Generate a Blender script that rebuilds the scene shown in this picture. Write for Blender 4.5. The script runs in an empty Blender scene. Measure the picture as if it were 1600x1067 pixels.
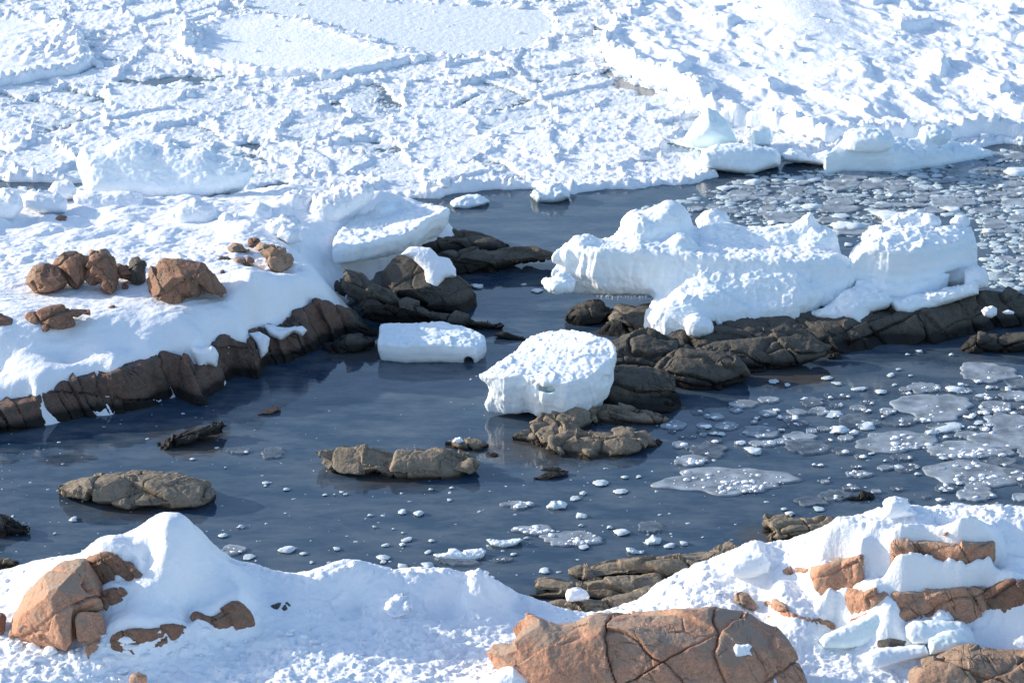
import bpy, math, random
import numpy as np
random.seed(7)
rng = np.random.default_rng(11)
F32 = np.float32
scene = bpy.context.scene
COL = scene.collection

# ------------------------------------------------------------------ camera geometry
CAMH, PITCH, FOC = 25.0, math.radians(20.0), 800.0 / math.tan(math.radians(10.0))
cp, sp = math.cos(PITCH), math.sin(PITCH)
# frames used while measuring the photograph: name -> (offset x, offset y, magnification)
FR = {'A': (0, 0, 2.963), 'B': (530, 0, 2.963), 'C': (1060, 0, 2.963), 'D': (0, 350, 2.963), 'E': (530, 350, 2.963),
      'F': (1060, 350, 2.963), 'G': (0, 700, 2.907), 'H': (530, 700, 2.907), 'I': (1060, 700, 2.907),
      'J': (860, 310, 4.444), 'K': (1200, 310, 4.0), 'L': (450, 270, 3.81), 'M': (0, 360, 4.444), 'X': (0, 0, 1.0)}

def pix(fr, pts):
    ox, oy, k = FR[fr]
    return [(ox + p[0] / k, oy + p[1] / k) + tuple(p[2:]) for p in pts]

def P(px, py, z=0.0):
    a = (px - 800.0) / FOC; b = (py - 533.5) / FOC
    dx, dy, dz = a, cp - b * sp, -sp - b * cp
    t = (z - CAMH) / dz
    return np.array([dx * t, dy * t, z])

def PY(px, py, Y):
    a = (px - 800.0) / FOC; b = (py - 533.5) / FOC
    dx, dy, dz = a, cp - b * sp, -sp - b * cp
    t = Y / dy
    return np.array([dx * t, Y, CAMH + dz * t])

def proj(x, y, z):
    zz = z - CAMH
    d = y * cp - zz * sp
    return 800.0 + FOC * x / d, 533.5 - FOC * (y * sp + zz * cp) / d

# ------------------------------------------------------------------ noise
_tab = rng.standard_normal((4096, 3)).astype(F32)
_tab /= np.linalg.norm(_tab, axis=1, keepdims=True)
_rnd = rng.random((4096, 4)).astype(F32)

def _h(ix, iy, iz):
    return ((ix * 73856093) ^ (iy * 19349663) ^ (iz * 83492791)) & 4095

def perlin(p, seed=0):
    """gradient noise, p (n,3) -> about -1..1"""
    p = p.astype(F32) + F32(seed * 17.31)
    i = np.floor(p).astype(np.int64); f = (p - i).astype(F32)
    u = f * f * f * (f * (f * 6 - 15) + 10)
    out = 0
    for dx in (0, 1):
        wx = u[:, 0] if dx else 1 - u[:, 0]
        for dy in (0, 1):
            wy = u[:, 1] if dy else 1 - u[:, 1]
            for dz in (0, 1):
                wz = u[:, 2] if dz else 1 - u[:, 2]
                g = _tab[_h(i[:, 0] + dx, i[:, 1] + dy, i[:, 2] + dz)]
                out = out + wx * wy * wz * (g[:, 0] * (f[:, 0] - dx) + g[:, 1] * (f[:, 1] - dy) + g[:, 2] * (f[:, 2] - dz))
    return out * F32(1.5)

def perlin2(p, seed=0):
    p = p.astype(F32) + F32(seed * 17.31)
    i = np.floor(p).astype(np.int64); f = (p - i).astype(F32)
    u = f * f * f * (f * (f * 6 - 15) + 10)
    out = 0
    for dx in (0, 1):
        wx = u[:, 0] if dx else 1 - u[:, 0]
        for dy in (0, 1):
            wy = u[:, 1] if dy else 1 - u[:, 1]
            g = _tab[_h(i[:, 0] + dx, i[:, 1] + dy, seed)]
            out = out + wx * wy * (g[:, 0] * (f[:, 0] - dx) + g[:, 1] * (f[:, 1] - dy))
    return out * F32(1.7)

def fbm(p, oct=4, seed=0, gain=0.5, mode=0):
    fn = perlin2 if p.shape[1] == 2 else perlin
    a, s, tot, q = 1.0, 0, 0, p
    for o in range(oct):
        n = fn(q, seed + o)
        if mode == 1: n = np.abs(n) * 2 - 0.6          # billow
        if mode == 2: n = 1 - np.abs(n) * 2            # ridge
        s = s + a * n; tot += a; a *= gain; q = q * 2.03
    return s / tot

def worley(p, seed=0):
    """F1, F2, id hash (n,) of jittered cells; p (n,3) or (n,2)"""
    p = p.astype(F32) + F32(seed * 3.7)
    if p.shape[1] == 2: p = np.c_[p, np.full(len(p), 0.5, F32)]; zr = (0,)
    else: zr = (-1, 0, 1)
    i = np.floor(p).astype(np.int64)
    f1 = np.full(len(p), 9, F32); f2 = f1.copy(); cid = np.zeros(len(p), np.int64)
    for dx in (-1, 0, 1):
        for dy in (-1, 0, 1):
            for dz in zr:
                c = i + np.array([dx, dy, dz]); h = _h(c[:, 0], c[:, 1], c[:, 2] + seed)
                q = c + _rnd[h][:, :3]
                if len(zr) == 1: q[:, 2] = p[:, 2]
                d = np.sqrt(((q - p) ** 2).sum(1)).astype(F32)
                m = d < f1
                f2 = np.where(m, f1, np.minimum(f2, d)); cid = np.where(m, h, cid); f1 = np.where(m, d, f1)
    return f1, f2, cid

def sstep(a, b, x):
    t = np.clip((x - a) / (b - a), 0, 1); return t * t * (3 - 2 * t)

def smax(a, b, k):
    h = np.clip(0.5 + 0.5 * (a - b) / k, 0, 1); return b + (a - b) * h + k * h * (1 - h)

def smin(a, b, k):
    h = np.clip(0.5 + 0.5 * (b - a) / k, 0, 1); return b + (a - b) * h - k * h * (1 - h)

def poly_sdf(pts, x, y):
    """signed distance (negative inside) to a polygon, x,y flat arrays"""
    pts = np.asarray(pts, float)[:, :2]
    d = np.full(x.shape, 1e18); inside = np.zeros(x.shape, bool)
    n = len(pts)
    for i in range(n):
        ax, ay = pts[i]; bx, by = pts[(i + 1) % n]
        ex, ey = bx - ax, by - ay
        wx, wy = x - ax, y - ay
        t = np.clip((wx * ex + wy * ey) / (ex * ex + ey * ey + 1e-12), 0, 1)
        d = np.minimum(d, (wx - ex * t) ** 2 + (wy - ey * t) ** 2)
        c = ((ay > y) != (by > y)) & (x < (bx - ax) * (y - ay) / (by - ay + 1e-12) + ax)
        inside ^= c
    d = np.sqrt(d)
    return np.where(inside, -d, d)

class RBF:
    def __init__(self, pts, c=0.4, smooth=0.02):
        pts = np.asarray(pts, float)
        self.p = pts[:, :2]; n = len(pts); self.c = c
        A = self._phi(self.p) + np.eye(n) * -smooth
        Q = np.c_[np.ones(n), self.p - self.p.mean(0)]
        M = np.block([[A, Q], [Q.T, np.zeros((3, 3))]])
        s = np.linalg.lstsq(M, np.r_[pts[:, 2], 0, 0, 0], rcond=None)[0]
        self.w, self.l, self.m = s[:n], s[n:], self.p.mean(0)
    def _phi(self, q):
        d2 = ((q[:, None, :] - self.p[None]) ** 2).sum(2)
        return np.sqrt(d2 + self.c ** 2)
    def __call__(self, x, y):
        q = np.c_[np.ravel(x), np.ravel(y)].astype(float); out = np.empty(len(q))
        for i in range(0, len(q), 20000):
            b = q[i:i + 20000]
            out[i:i + 20000] = self._phi(b) @ self.w + self.l[0] + (b - self.m) @ self.l[1:]
        return out.reshape(np.shape(x))

# ------------------------------------------------------------------ mesh making
def mesh_np(name, V, Fc, mat, smooth=True):
    V = np.ascontiguousarray(V, F32); Fc = np.ascontiguousarray(Fc, np.int32)
    k = Fc.shape[1]
    me = bpy.data.meshes.new(name)
    me.vertices.add(len(V)); me.vertices.foreach_set('co', V.ravel())
    me.loops.add(Fc.size); me.loops.foreach_set('vertex_index', Fc.ravel())
    me.polygons.add(len(Fc)); me.polygons.foreach_set('loop_start', np.arange(0, Fc.size, k, dtype=np.int32))
    me.polygons.foreach_set('loop_total', np.full(len(Fc), k, np.int32))
    me.polygons.foreach_set('use_smooth', np.full(len(Fc), smooth))
    me.update(calc_edges=True)
    me.validate()
    if mat: me.materials.append(mat)
    return me

def tag(o, label=None, cat=None, group=None, kind=None):
    if label: o['label'] = label
    if cat: o['category'] = cat
    if group: o['group'] = group
    if kind: o['kind'] = kind
    return o

def link(name, me, parent=None, loc=(0, 0, 0)):
    o = bpy.data.objects.new(name, me); COL.objects.link(o); o.location = loc
    if parent is not None: o.parent = parent
    return o

def obj_at_base(name, V, Fc, mat, parent=None, smooth=True):
    """one mesh object whose origin sits at the base of its geometry (world coordinates given)"""
    base = np.array([(V[:, 0].min() + V[:, 0].max()) / 2, (V[:, 1].min() + V[:, 1].max()) / 2, V[:, 2].min()])
    if parent is not None:
        base = np.array(parent.location)
    o = link(name, mesh_np(name, V - base, Fc, mat, smooth), parent, (0, 0, 0) if parent is not None else base)
    return o

def vnormals(V, Fc):
    N = np.zeros_like(V)
    a, b, c = V[Fc[:, 0]], V[Fc[:, 1]], V[Fc[:, 2]]
    fn = np.cross(b - a, V[Fc[:, -1]] - a) if Fc.shape[1] == 3 else np.cross(c - a, V[Fc[:, 3]] - b)
    for j in range(Fc.shape[1]):
        for k in range(3):
            N[:, k] += np.bincount(Fc[:, j], fn[:, k], len(V))
    return N / (np.linalg.norm(N, axis=1, keepdims=True) + 1e-9)

def surface_nets(f, org, h):
    f = np.pad(f, 1, constant_values=1.0).astype(F32); org = np.asarray(org, float) - h
    s = f < 0
    nx, ny, nz = f.shape
    cs = [(i, j, k) for i in (0, 1) for j in (0, 1) for k in (0, 1)]
    cnt = np.zeros((nx - 1, ny - 1, nz - 1), np.int8)
    for i, j, k in cs: cnt += s[i:nx - 1 + i, j:ny - 1 + j, k:nz - 1 + k]
    act = (cnt > 0) & (cnt < 8)
    idx = np.argwhere(act)
    pos = np.zeros((len(idx), 3)); n = np.zeros(len(idx))
    I, J, K = idx.T
    for a in cs:
        for ax in range(3):
            if a[ax] == 0:
                b = list(a); b[ax] = 1
                fa = f[I + a[0], J + a[1], K + a[2]]; fb = f[I + b[0], J + b[1], K + b[2]]
                m = (fa < 0) != (fb < 0)
                t = np.where(m, fa / np.where(m, fa - fb, 1), 0)
                q = np.tile(np.array(a, float), (len(idx), 1)); q[:, ax] += t
                pos += q * m[:, None]; n += m
    V = (idx + pos / n[:, None]) * h + org
    vid = np.full(act.shape, -1, np.int64); vid[act] = np.arange(len(idx))
    faces = []
    for ax in range(3):
        o1, o2 = (ax + 1) % 3, (ax + 2) % 3
        sl0 = [slice(None)] * 3; sl1 = [slice(None)] * 3
        sl0[ax] = slice(0, -1); sl1[ax] = slice(1, None)
        d = s[tuple(sl0)] != s[tuple(sl1)]
        e = np.argwhere(d)
        e = e[(e[:, o1] > 0) & (e[:, o2] > 0) & (e[:, o1] < f.shape[o1] - 1) & (e[:, o2] < f.shape[o2] - 1)]
        sg = s[e[:, 0], e[:, 1], e[:, 2]]
        def cell(d1, d2):
            c = e.copy(); c[:, o1] -= d1; c[:, o2] -= d2
            return vid[c[:, 0], c[:, 1], c[:, 2]]
        q = np.c_[cell(1, 1), cell(0, 1), cell(0, 0), cell(1, 0)]
        q[~sg] = q[~sg][:, ::-1]
        faces.append(q)
    Fc = np.concatenate(faces)
    return V, Fc[(Fc >= 0).all(1)]

# ------------------------------------------------------------------ solids as distance fields
class Solid:
    """collects primitives; mesh() evaluates them on one grid and returns verts, faces, normals"""
    def __init__(self): self.ops = []
    def _add(self, lo, hi, fn, op, k): self.ops.append((np.array(lo, float), np.array(hi, float), fn, op, k)); return self
    def slab(self, rim, zbot, prof=((0, 0), (9, 0)), k=0.12, extra=(), op='u', ku=0.1, c=0.3):
        """rim [(px,py,z)]: upper edge of a body as seen in the photograph; prof: (depth under the top, outward offset)"""
        R = np.array([P(*r) for r in rim]); E = np.array([P(*r) for r in extra]).reshape(-1, 3)
        top = RBF(np.r_[R, E], c)
        us, os_ = np.array(prof, float).T
        m = max(os_.max(), 0) + 0.25
        lo = np.r_[R[:, :2].min(0) - m, zbot - 0.05]; hi = np.r_[R[:, :2].max(0) + m, max(R[:, 2].max(), E[:, 2].max() if len(E) else -9) + 0.3]
        def fn(x, y, z):
            X, Y = np.meshgrid(x, y, indexing='ij')
            d2 = poly_sdf(R, X.ravel(), Y.ravel()).reshape(X.shape).astype(F32)
            t = np.clip(top(X, Y), R[:, 2].min() - 0.3, hi[2] + 0.3).astype(F32)
            u = t[:, :, None] - z[None, None, :]
            side = d2[:, :, None] - np.interp(u, us, os_).astype(F32)
            return np.maximum(smax(side, -u, k), zbot - z[None, None, :])
        return self._add(lo, hi, fn, op, ku)
    def blob(self, px, py, z, rx, ry, rz, rot=0.0, op='u', ku=0.15, world=None, pw=2.0):
        c = np.array(world, float) if world is not None else P(px, py, z)
        m = max(rx, ry)
        lo, hi = c - [m, m, rz], c + [m, m, rz]
        ca, sa = math.cos(rot), math.sin(rot)
        def fn(x, y, z):
            X, Y = np.meshgrid(x - c[0], y - c[1], indexing='ij')
            u, v = (X * ca + Y * sa) / rx, (-X * sa + Y * ca) / ry
            w = (z - c[2]) / rz
            r = ((np.abs(u) ** pw + np.abs(v) ** pw)[:, :, None] + np.abs(w)[None, None, :] ** pw) ** (1 / pw)
            return ((r - 1) * min(rx, ry, rz)).astype(F32)
        return self._add(lo, hi, fn, op, ku)
    def inflate(self, outline, zbase, D, lean=0.5, yaw=0.0, p=2.4, Y0=None, op='u', ku=0.1, back=None):
        """outline: silhouette in the photograph; the body swells D metres to either side of a leaning middle sheet"""
        O = np.array(outline, float); b = O[O[:, 1].argmax()]
        if Y0 is None: Y0 = P(b[0], b[1], zbase)[1]
        x0 = PY(O[:, 0].mean(), O[:, 1].mean(), Y0)[0]
        zs = [PY(q[0], q[1], Y0)[2] for q in O]
        # the middle sheet: y = Y0 + lean*(z-zbase) + yaw*(x-x0); find where each outline ray meets it
        W = []
        for q in O:
            a = (q[0] - 800.0) / FOC; bb = (q[1] - 533.5) / FOC
            d = np.array([a, cp - bb * sp, -sp - bb * cp])
            # t*dy = Y0 + lean*(H + t*dz - zbase) + yaw*(t*dx - x0)
            t = (Y0 + lean * (CAMH - zbase) - yaw * x0) / (d[1] - lean * d[2] - yaw * d[0])
            W.append(np.array([0, 0, CAMH]) + d * t)
        W = np.array(W)
        g0, g1 = O.min(0) - 14, O.max(0) + 14
        st = 1.0
        gx = np.arange(g0[0], g1[0] + st, st); gy = np.arange(g0[1], g1[1] + st, st)
        GX, GY = np.meshgrid(gx, gy, indexing='ij')
        S = poly_sdf(O, GX.ravel(), GY.ravel()).reshape(GX.shape)
        mpp = math.hypot(Y0, CAMH) / FOC
        S = S * mpp; Rr = -S.min()
        Sf = S.astype(F32)
        lo = W.min(0) - [0.1, D, 0.1]; hi = W.max(0) + [0.1, D, 0.1]
        D2 = back if back is not None else D
        hi[1] += max(D2 - D, 0)
        def fn(x, y, z):
            X, Y, Z = np.meshgrid(x, y, z, indexing='ij')
            px, py = proj(X, Y, Z)
            u = np.clip((px - g0[0]) / st, 0, len(gx) - 1.01); v = np.clip((py - g0[1]) / st, 0, len(gy) - 1.01)
            iu, iv = u.astype(int), v.astype(int); fu, fv = u - iu, v - iv
            s = (Sf[iu, iv] * (1 - fu) * (1 - fv) + Sf[iu + 1, iv] * fu * (1 - fv) + Sf[iu, iv + 1] * (1 - fu) * fv + Sf[iu + 1, iv + 1] * fu * fv)
            a = np.clip(-s / Rr, 0, 1)
            T = (1 - (1 - a) ** p) ** (1 / p)
            q = Y - (Y0 + lean * (Z - zbase) + yaw * (X - x0))
            f = np.where(q < 0, -q - D * T, q - D2 * T)
            return np.where(s > 0, np.maximum(f, 0.0) * 0.5 + s, f * 0.6).astype(F32)
        return self._add(lo, hi, fn, op, ku)
    def cut(self, zmin): self.zmin = zmin; return self
    def mesh(self, h):
        lo = np.min([o[0] for o in self.ops if o[3] == 'u'], axis=0) - 3 * h; hi = np.max([o[1] for o in self.ops if o[3] == 'u'], axis=0) + 3 * h
        if hasattr(self, 'zmin'): lo[2] = max(lo[2], self.zmin)
        ax = [np.arange(lo[i], hi[i], h) for i in range(3)]
        f = np.full([len(a) for a in ax], 1.0, F32)
        for l, u, fn, op, k in self.ops:
            sl, sub = [], []
            for i in range(3):
                a = max(0, int((l[i] - lo[i]) / h) - 6); b = min(len(ax[i]), int((u[i] - lo[i]) / h) + 8)
                sl.append(slice(a, b)); sub.append(ax[i][a:b])
            if min(len(t) for t in sub) == 0: continue
            g = fn(*sub)
            sl = tuple(sl)
            if op == 'u': f[sl] = smin(f[sl], g, k)
            else: f[sl] = smax(f[sl], -g, k)
        V, Fc = surface_nets(f, [a[0] for a in ax], h)
        return V, Fc, vnormals(V, Fc)

# ------------------------------------------------------------------ surface relief
def facets(p, seed):
    """broken, slightly tilted planes with sharp seams, about -1..1"""
    w = p + 0.25 * np.stack([perlin(p * 1.3, seed + i) for i in range(3)], 1)
    f1, f2, cid = worley(w, seed)
    g = _rnd[cid][:, :3] * 2 - 1
    t = (g * (w - np.floor(w) - 0.5)).sum(1) * 0.9 + (_rnd[cid][:, 3] - 0.5)
    return t * sstep(0.0, 0.18, f2 - f1)

def relief_ice(V, N, big=0.08, lump=0.05, flute=0.05, fine=0.012, seed=0):
    up = np.clip(N[:, 2], 0, 1)
    d = big * fbm(V * 0.9, 2, seed)
    d += lump * (0.30 + up) * (0.45 * fbm(V * 2.2, 4, seed + 3, mode=1) + 0.7 * facets(V * 2.1, seed + 2) + 0.25 * facets(V * 5.0, seed + 4))
    if flute:
        q = V * np.array([2.6, 2.6, 0.8]); d += flute * (1 - up) * (fbm(q, 3, seed + 5, mode=1) * 0.7 + 0.5 * facets(V * np.array([1.6, 1.6, 1.0]), seed + 6))
    d += fine * fbm(V * 12.0, 2, seed + 7) * (0.5 + up)
    return V + N * d[:, None]

GRANITE = (((0.75, -0.25, 0.62), 0.95), ((-0.45, 0.35, 0.82), 0.75), ((0.55, 0.83, 0.1), 1.1))
CLIFF = (((0.90, 0.30, 0.30), 0.36), ((0.15, 0.25, 0.95), 1.5), ((0.6, 0.8, 0.0), 2.2))
GNEISS = (((0.25, -0.42, 0.87), 0.30), ((0.9, 0.35, 0.25), 0.9), ((0.3, 0.9, 0.3), 0.6))

def relief_rock(V, N, big=0.06, block=0.05, bs=1.0, crack=0.06, cw=0.022, fine=0.01, seed=0, fam=GRANITE, warp=0.22, cuts=0, cq=0.945):
    if cuts:       # broad broken faces
        r = np.random.default_rng(seed * 31 + 5); V = V.copy(); c = V.mean(0); ext = V.std(0) / V.std(0).min()
        for i in range(cuts):
            n = r.normal(size=3) * (np.array([1.0, 0.9, 0.9]) / ext ** 1.5); n[2] = abs(n[2]) * (1 if i % 3 else 2.2) + 0.02; n[1] = -abs(n[1]) if i % 4 else n[1]; n /= np.linalg.norm(n)
            t = (V - c) @ n; t0 = np.quantile(t, min(cq + r.uniform(-0.05, 0.04), 0.995)); V -= np.maximum(t - t0, 0)[:, None] * n * 0.92
    w = np.stack([fbm(V * 0.9 + 5.1 * i, 3, seed + 20 + i) for i in range(3)], 1) * warp
    Q = V + w
    d = big * fbm(V * 1.1, 3, seed)
    ids, em, frs = 0, 9.0, []
    for i, (sv, ss) in enumerate(fam):
        s = np.array(sv, float); s /= np.linalg.norm(s); ss = ss / bs
        t = (Q @ s) / ss + seed * 1.37 + i * 0.41
        t = t + 0.22 * np.sin(t * 4.1 + seed)
        k = np.floor(t); fr = t - k; e = np.minimum(fr, 1 - fr) * ss
        hk = _rnd[(np.round(t).astype(np.int64) * 7919 + seed * 13 + i * 101) & 4095][:, 0]
        msk = sstep(-0.25, 0.25, fbm(V * 0.9, 2, seed + 60 + i) + (hk - 0.45) * 1.1)
        d -= crack * (0.25 + hk) * msk * np.exp(-(e / cw) ** 1.4)
        ids = ids * 31 + k.astype(np.int64); frs.append(fr - 0.5); em = np.minimum(em, e / np.maximum(msk, 0.15))
    hb = _rnd[(ids * 2654435 + seed * 77) & 4095]
    tl = sum((hb[:, i + 1] - 0.5) * 3.2 * fr for i, fr in enumerate(frs[:3]))
    d += block * ((hb[:, 0] - 0.5) * 1.8 + tl) * sstep(0.0, 0.025, em)
    d += block * 0.25 * facets(Q * bs * 1.9, seed + 70)
    # hairline fractures
    g1, g2, _ = worley(Q * bs * 2.2, seed + 4)
    d -= crack * 0.35 * np.exp(-((g2 - g1) / (bs * 0.05)) ** 2) * sstep(0.05, 0.4, fbm(V * 1.4, 2, seed + 12))
    d += 0.5 * fine * fbm(V * 4, 2, seed + 38, mode=2) + fine * fbm(V * 11, 3, seed + 40)
    return V + N * d[:, None]

def solid_obj(name, S, h, mat, relief=None, parent=None, **kw):
    V, Fc, N = S.mesh(h)
    if relief is not None: V = relief(V, N, **kw)
    o = obj_at_base(name, V, Fc, mat, parent)
    if relief is relief_rock: o.data.set_sharp_from_angle(angle=math.radians(33))
    return o

def hgrid(x0, x1, y0, y1, rx, ry):
    x = np.arange(x0, x1 + rx / 2, rx); y = np.arange(y0, y1 + ry / 2, ry)
    X, Y = np.meshgrid(x, y, indexing='ij')
    return X, Y

def grid_obj(name, X, Y, Z, mat, cut=None, parent=None):
    nx, ny = X.shape
    V = np.stack([X.ravel(), Y.ravel(), Z.ravel()], 1)
    i = np.arange(nx * ny).reshape(nx, ny)
    Fc = np.stack([i[:-1, :-1].ravel(), i[1:, :-1].ravel(), i[1:, 1:].ravel(), i[:-1, 1:].ravel()], 1)
    if cut is not None:
        Fc = Fc[(V[Fc][:, :, 2] > cut).any(1)]
        used = np.unique(Fc); mp = np.full(len(V), -1); mp[used] = np.arange(len(used))
        V = V[used]; Fc = mp[Fc]
    return obj_at_base(name, V, Fc, mat, parent)

# ------------------------------------------------------------------ materials
def new_mat(name):
    m = bpy.data.materials.new(name); m.use_nodes = True
    nt = m.node_tree; b = nt.nodes['Principled BSDF']
    return m, nt, b

def N_(nt, t, **kw):
    n = nt.nodes.new(t)
    for k, v in kw.items(): setattr(n, k, v)
    return n

def geo_pos(nt): return N_(nt, 'ShaderNodeNewGeometry').outputs['Position']

def noise_node(nt, pos, scale, detail=4, rough=0.55, vec_scale=None):
    if vec_scale is not None:
        mp = N_(nt, 'ShaderNodeMapping'); mp.inputs['Scale'].default_value = vec_scale
        nt.links.new(pos, mp.inputs['Vector']); pos = mp.outputs['Vector']
    n = N_(nt, 'ShaderNodeTexNoise'); n.inputs['Scale'].default_value = scale
    n.inputs['Detail'].default_value = detail; n.inputs['Roughness'].default_value = rough
    nt.links.new(pos, n.inputs['Vector']); return n.outputs['Fac']

def ramp(nt, fac, stops):
    r = N_(nt, 'ShaderNodeValToRGB'); e = r.color_ramp.elements
    while len(e) < len(stops): e.new(0.5)
    for el, (p, c) in zip(e, stops): el.position = p; el.color = (*c, 1) if len(c) == 3 else c
    nt.links.new(fac, r.inputs['Fac']); return r.outputs['Color']

def mixc(nt, fac, a, b, blend='MIX'):
    m = N_(nt, 'ShaderNodeMix', data_type='RGBA', blend_type=blend)
    for s, v in ((0, fac), (6, a), (7, b)):
        if hasattr(v, 'links'): nt.links.new(v, m.inputs[s])
        elif s == 0: m.inputs[s].default_value = v
        else: m.inputs[s].default_value = (*v, 1)
    return m.outputs[2]

def bump(nt, b, height, strength, dist, prev=None):
    n = N_(nt, 'ShaderNodeBump'); n.inputs['Strength'].default_value = strength; n.inputs['Distance'].default_value = dist
    nt.links.new(height, n.inputs['Height'])
    if prev is not None: nt.links.new(prev, n.inputs['Normal'])
    nt.links.new(n.outputs['Normal'], b.inputs['Normal']); return n.outputs['Normal']

def height_mask(nt, pos, a, b_):
    """1 below a, 0 above b (world height)"""
    s = N_(nt, 'ShaderNodeSeparateXYZ'); nt.links.new(pos, s.inputs[0])
    m = N_(nt, 'ShaderNodeMapRange'); m.inputs['From Min'].default_value = a; m.inputs['From Max'].default_value = b_
    m.inputs['To Min'].default_value = 1; m.inputs['To Max'].default_value = 0
    nt.links.new(s.outputs['Z'], m.inputs['Value']); return m.outputs['Result'], s

def mat_snow(name, col=(0.86, 0.88, 0.91), wet=None, layer=None, var=(0.80, 0.84, 0.89), sss=0.0, bscale=20, bdist=0.025, bstr=0.5, vs=0.8):
    m, nt, b = new_mat(name); pos = geo_pos(nt)
    c = mixc(nt, ramp(nt, noise_node(nt, pos, vs, 5), [(0.38, (0, 0, 0)), (0.68, (1, 1, 1))]), col, var)
    if layer is not None:      # growth layers of the ice
        c = mixc(nt, ramp(nt, noise_node(nt, pos, 1.0, 4, 0.6, (0.5, 0.5, 6.0)), [(0.46, (0, 0, 0)), (0.62, (0.85, 0.85, 0.85))]), c, layer)
    if wet is not None:
        wcol, z0, z1 = wet
        hm, s = height_mask(nt, pos, z0, z1)
        c = mixc(nt, hm, c, wcol)
    nt.links.new(c, b.inputs['Base Color'])
    b.inputs['Roughness'].default_value = 0.55
    b.inputs['Specular IOR Level'].default_value = 0.25
    if sss:
        b.inputs['Subsurface Weight'].default_value = sss; b.inputs['Subsurface Radius'].default_value = (0.04, 0.09, 0.14); b.inputs['Subsurface Scale'].default_value = 1.0
    n1 = bump(nt, b, noise_node(nt, pos, bscale, 3), bstr, bdist)
    bump(nt, b, noise_node(nt, pos, bscale * 0.28, 4), bstr * 0.6, bdist * 3, n1)
    return m

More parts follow.
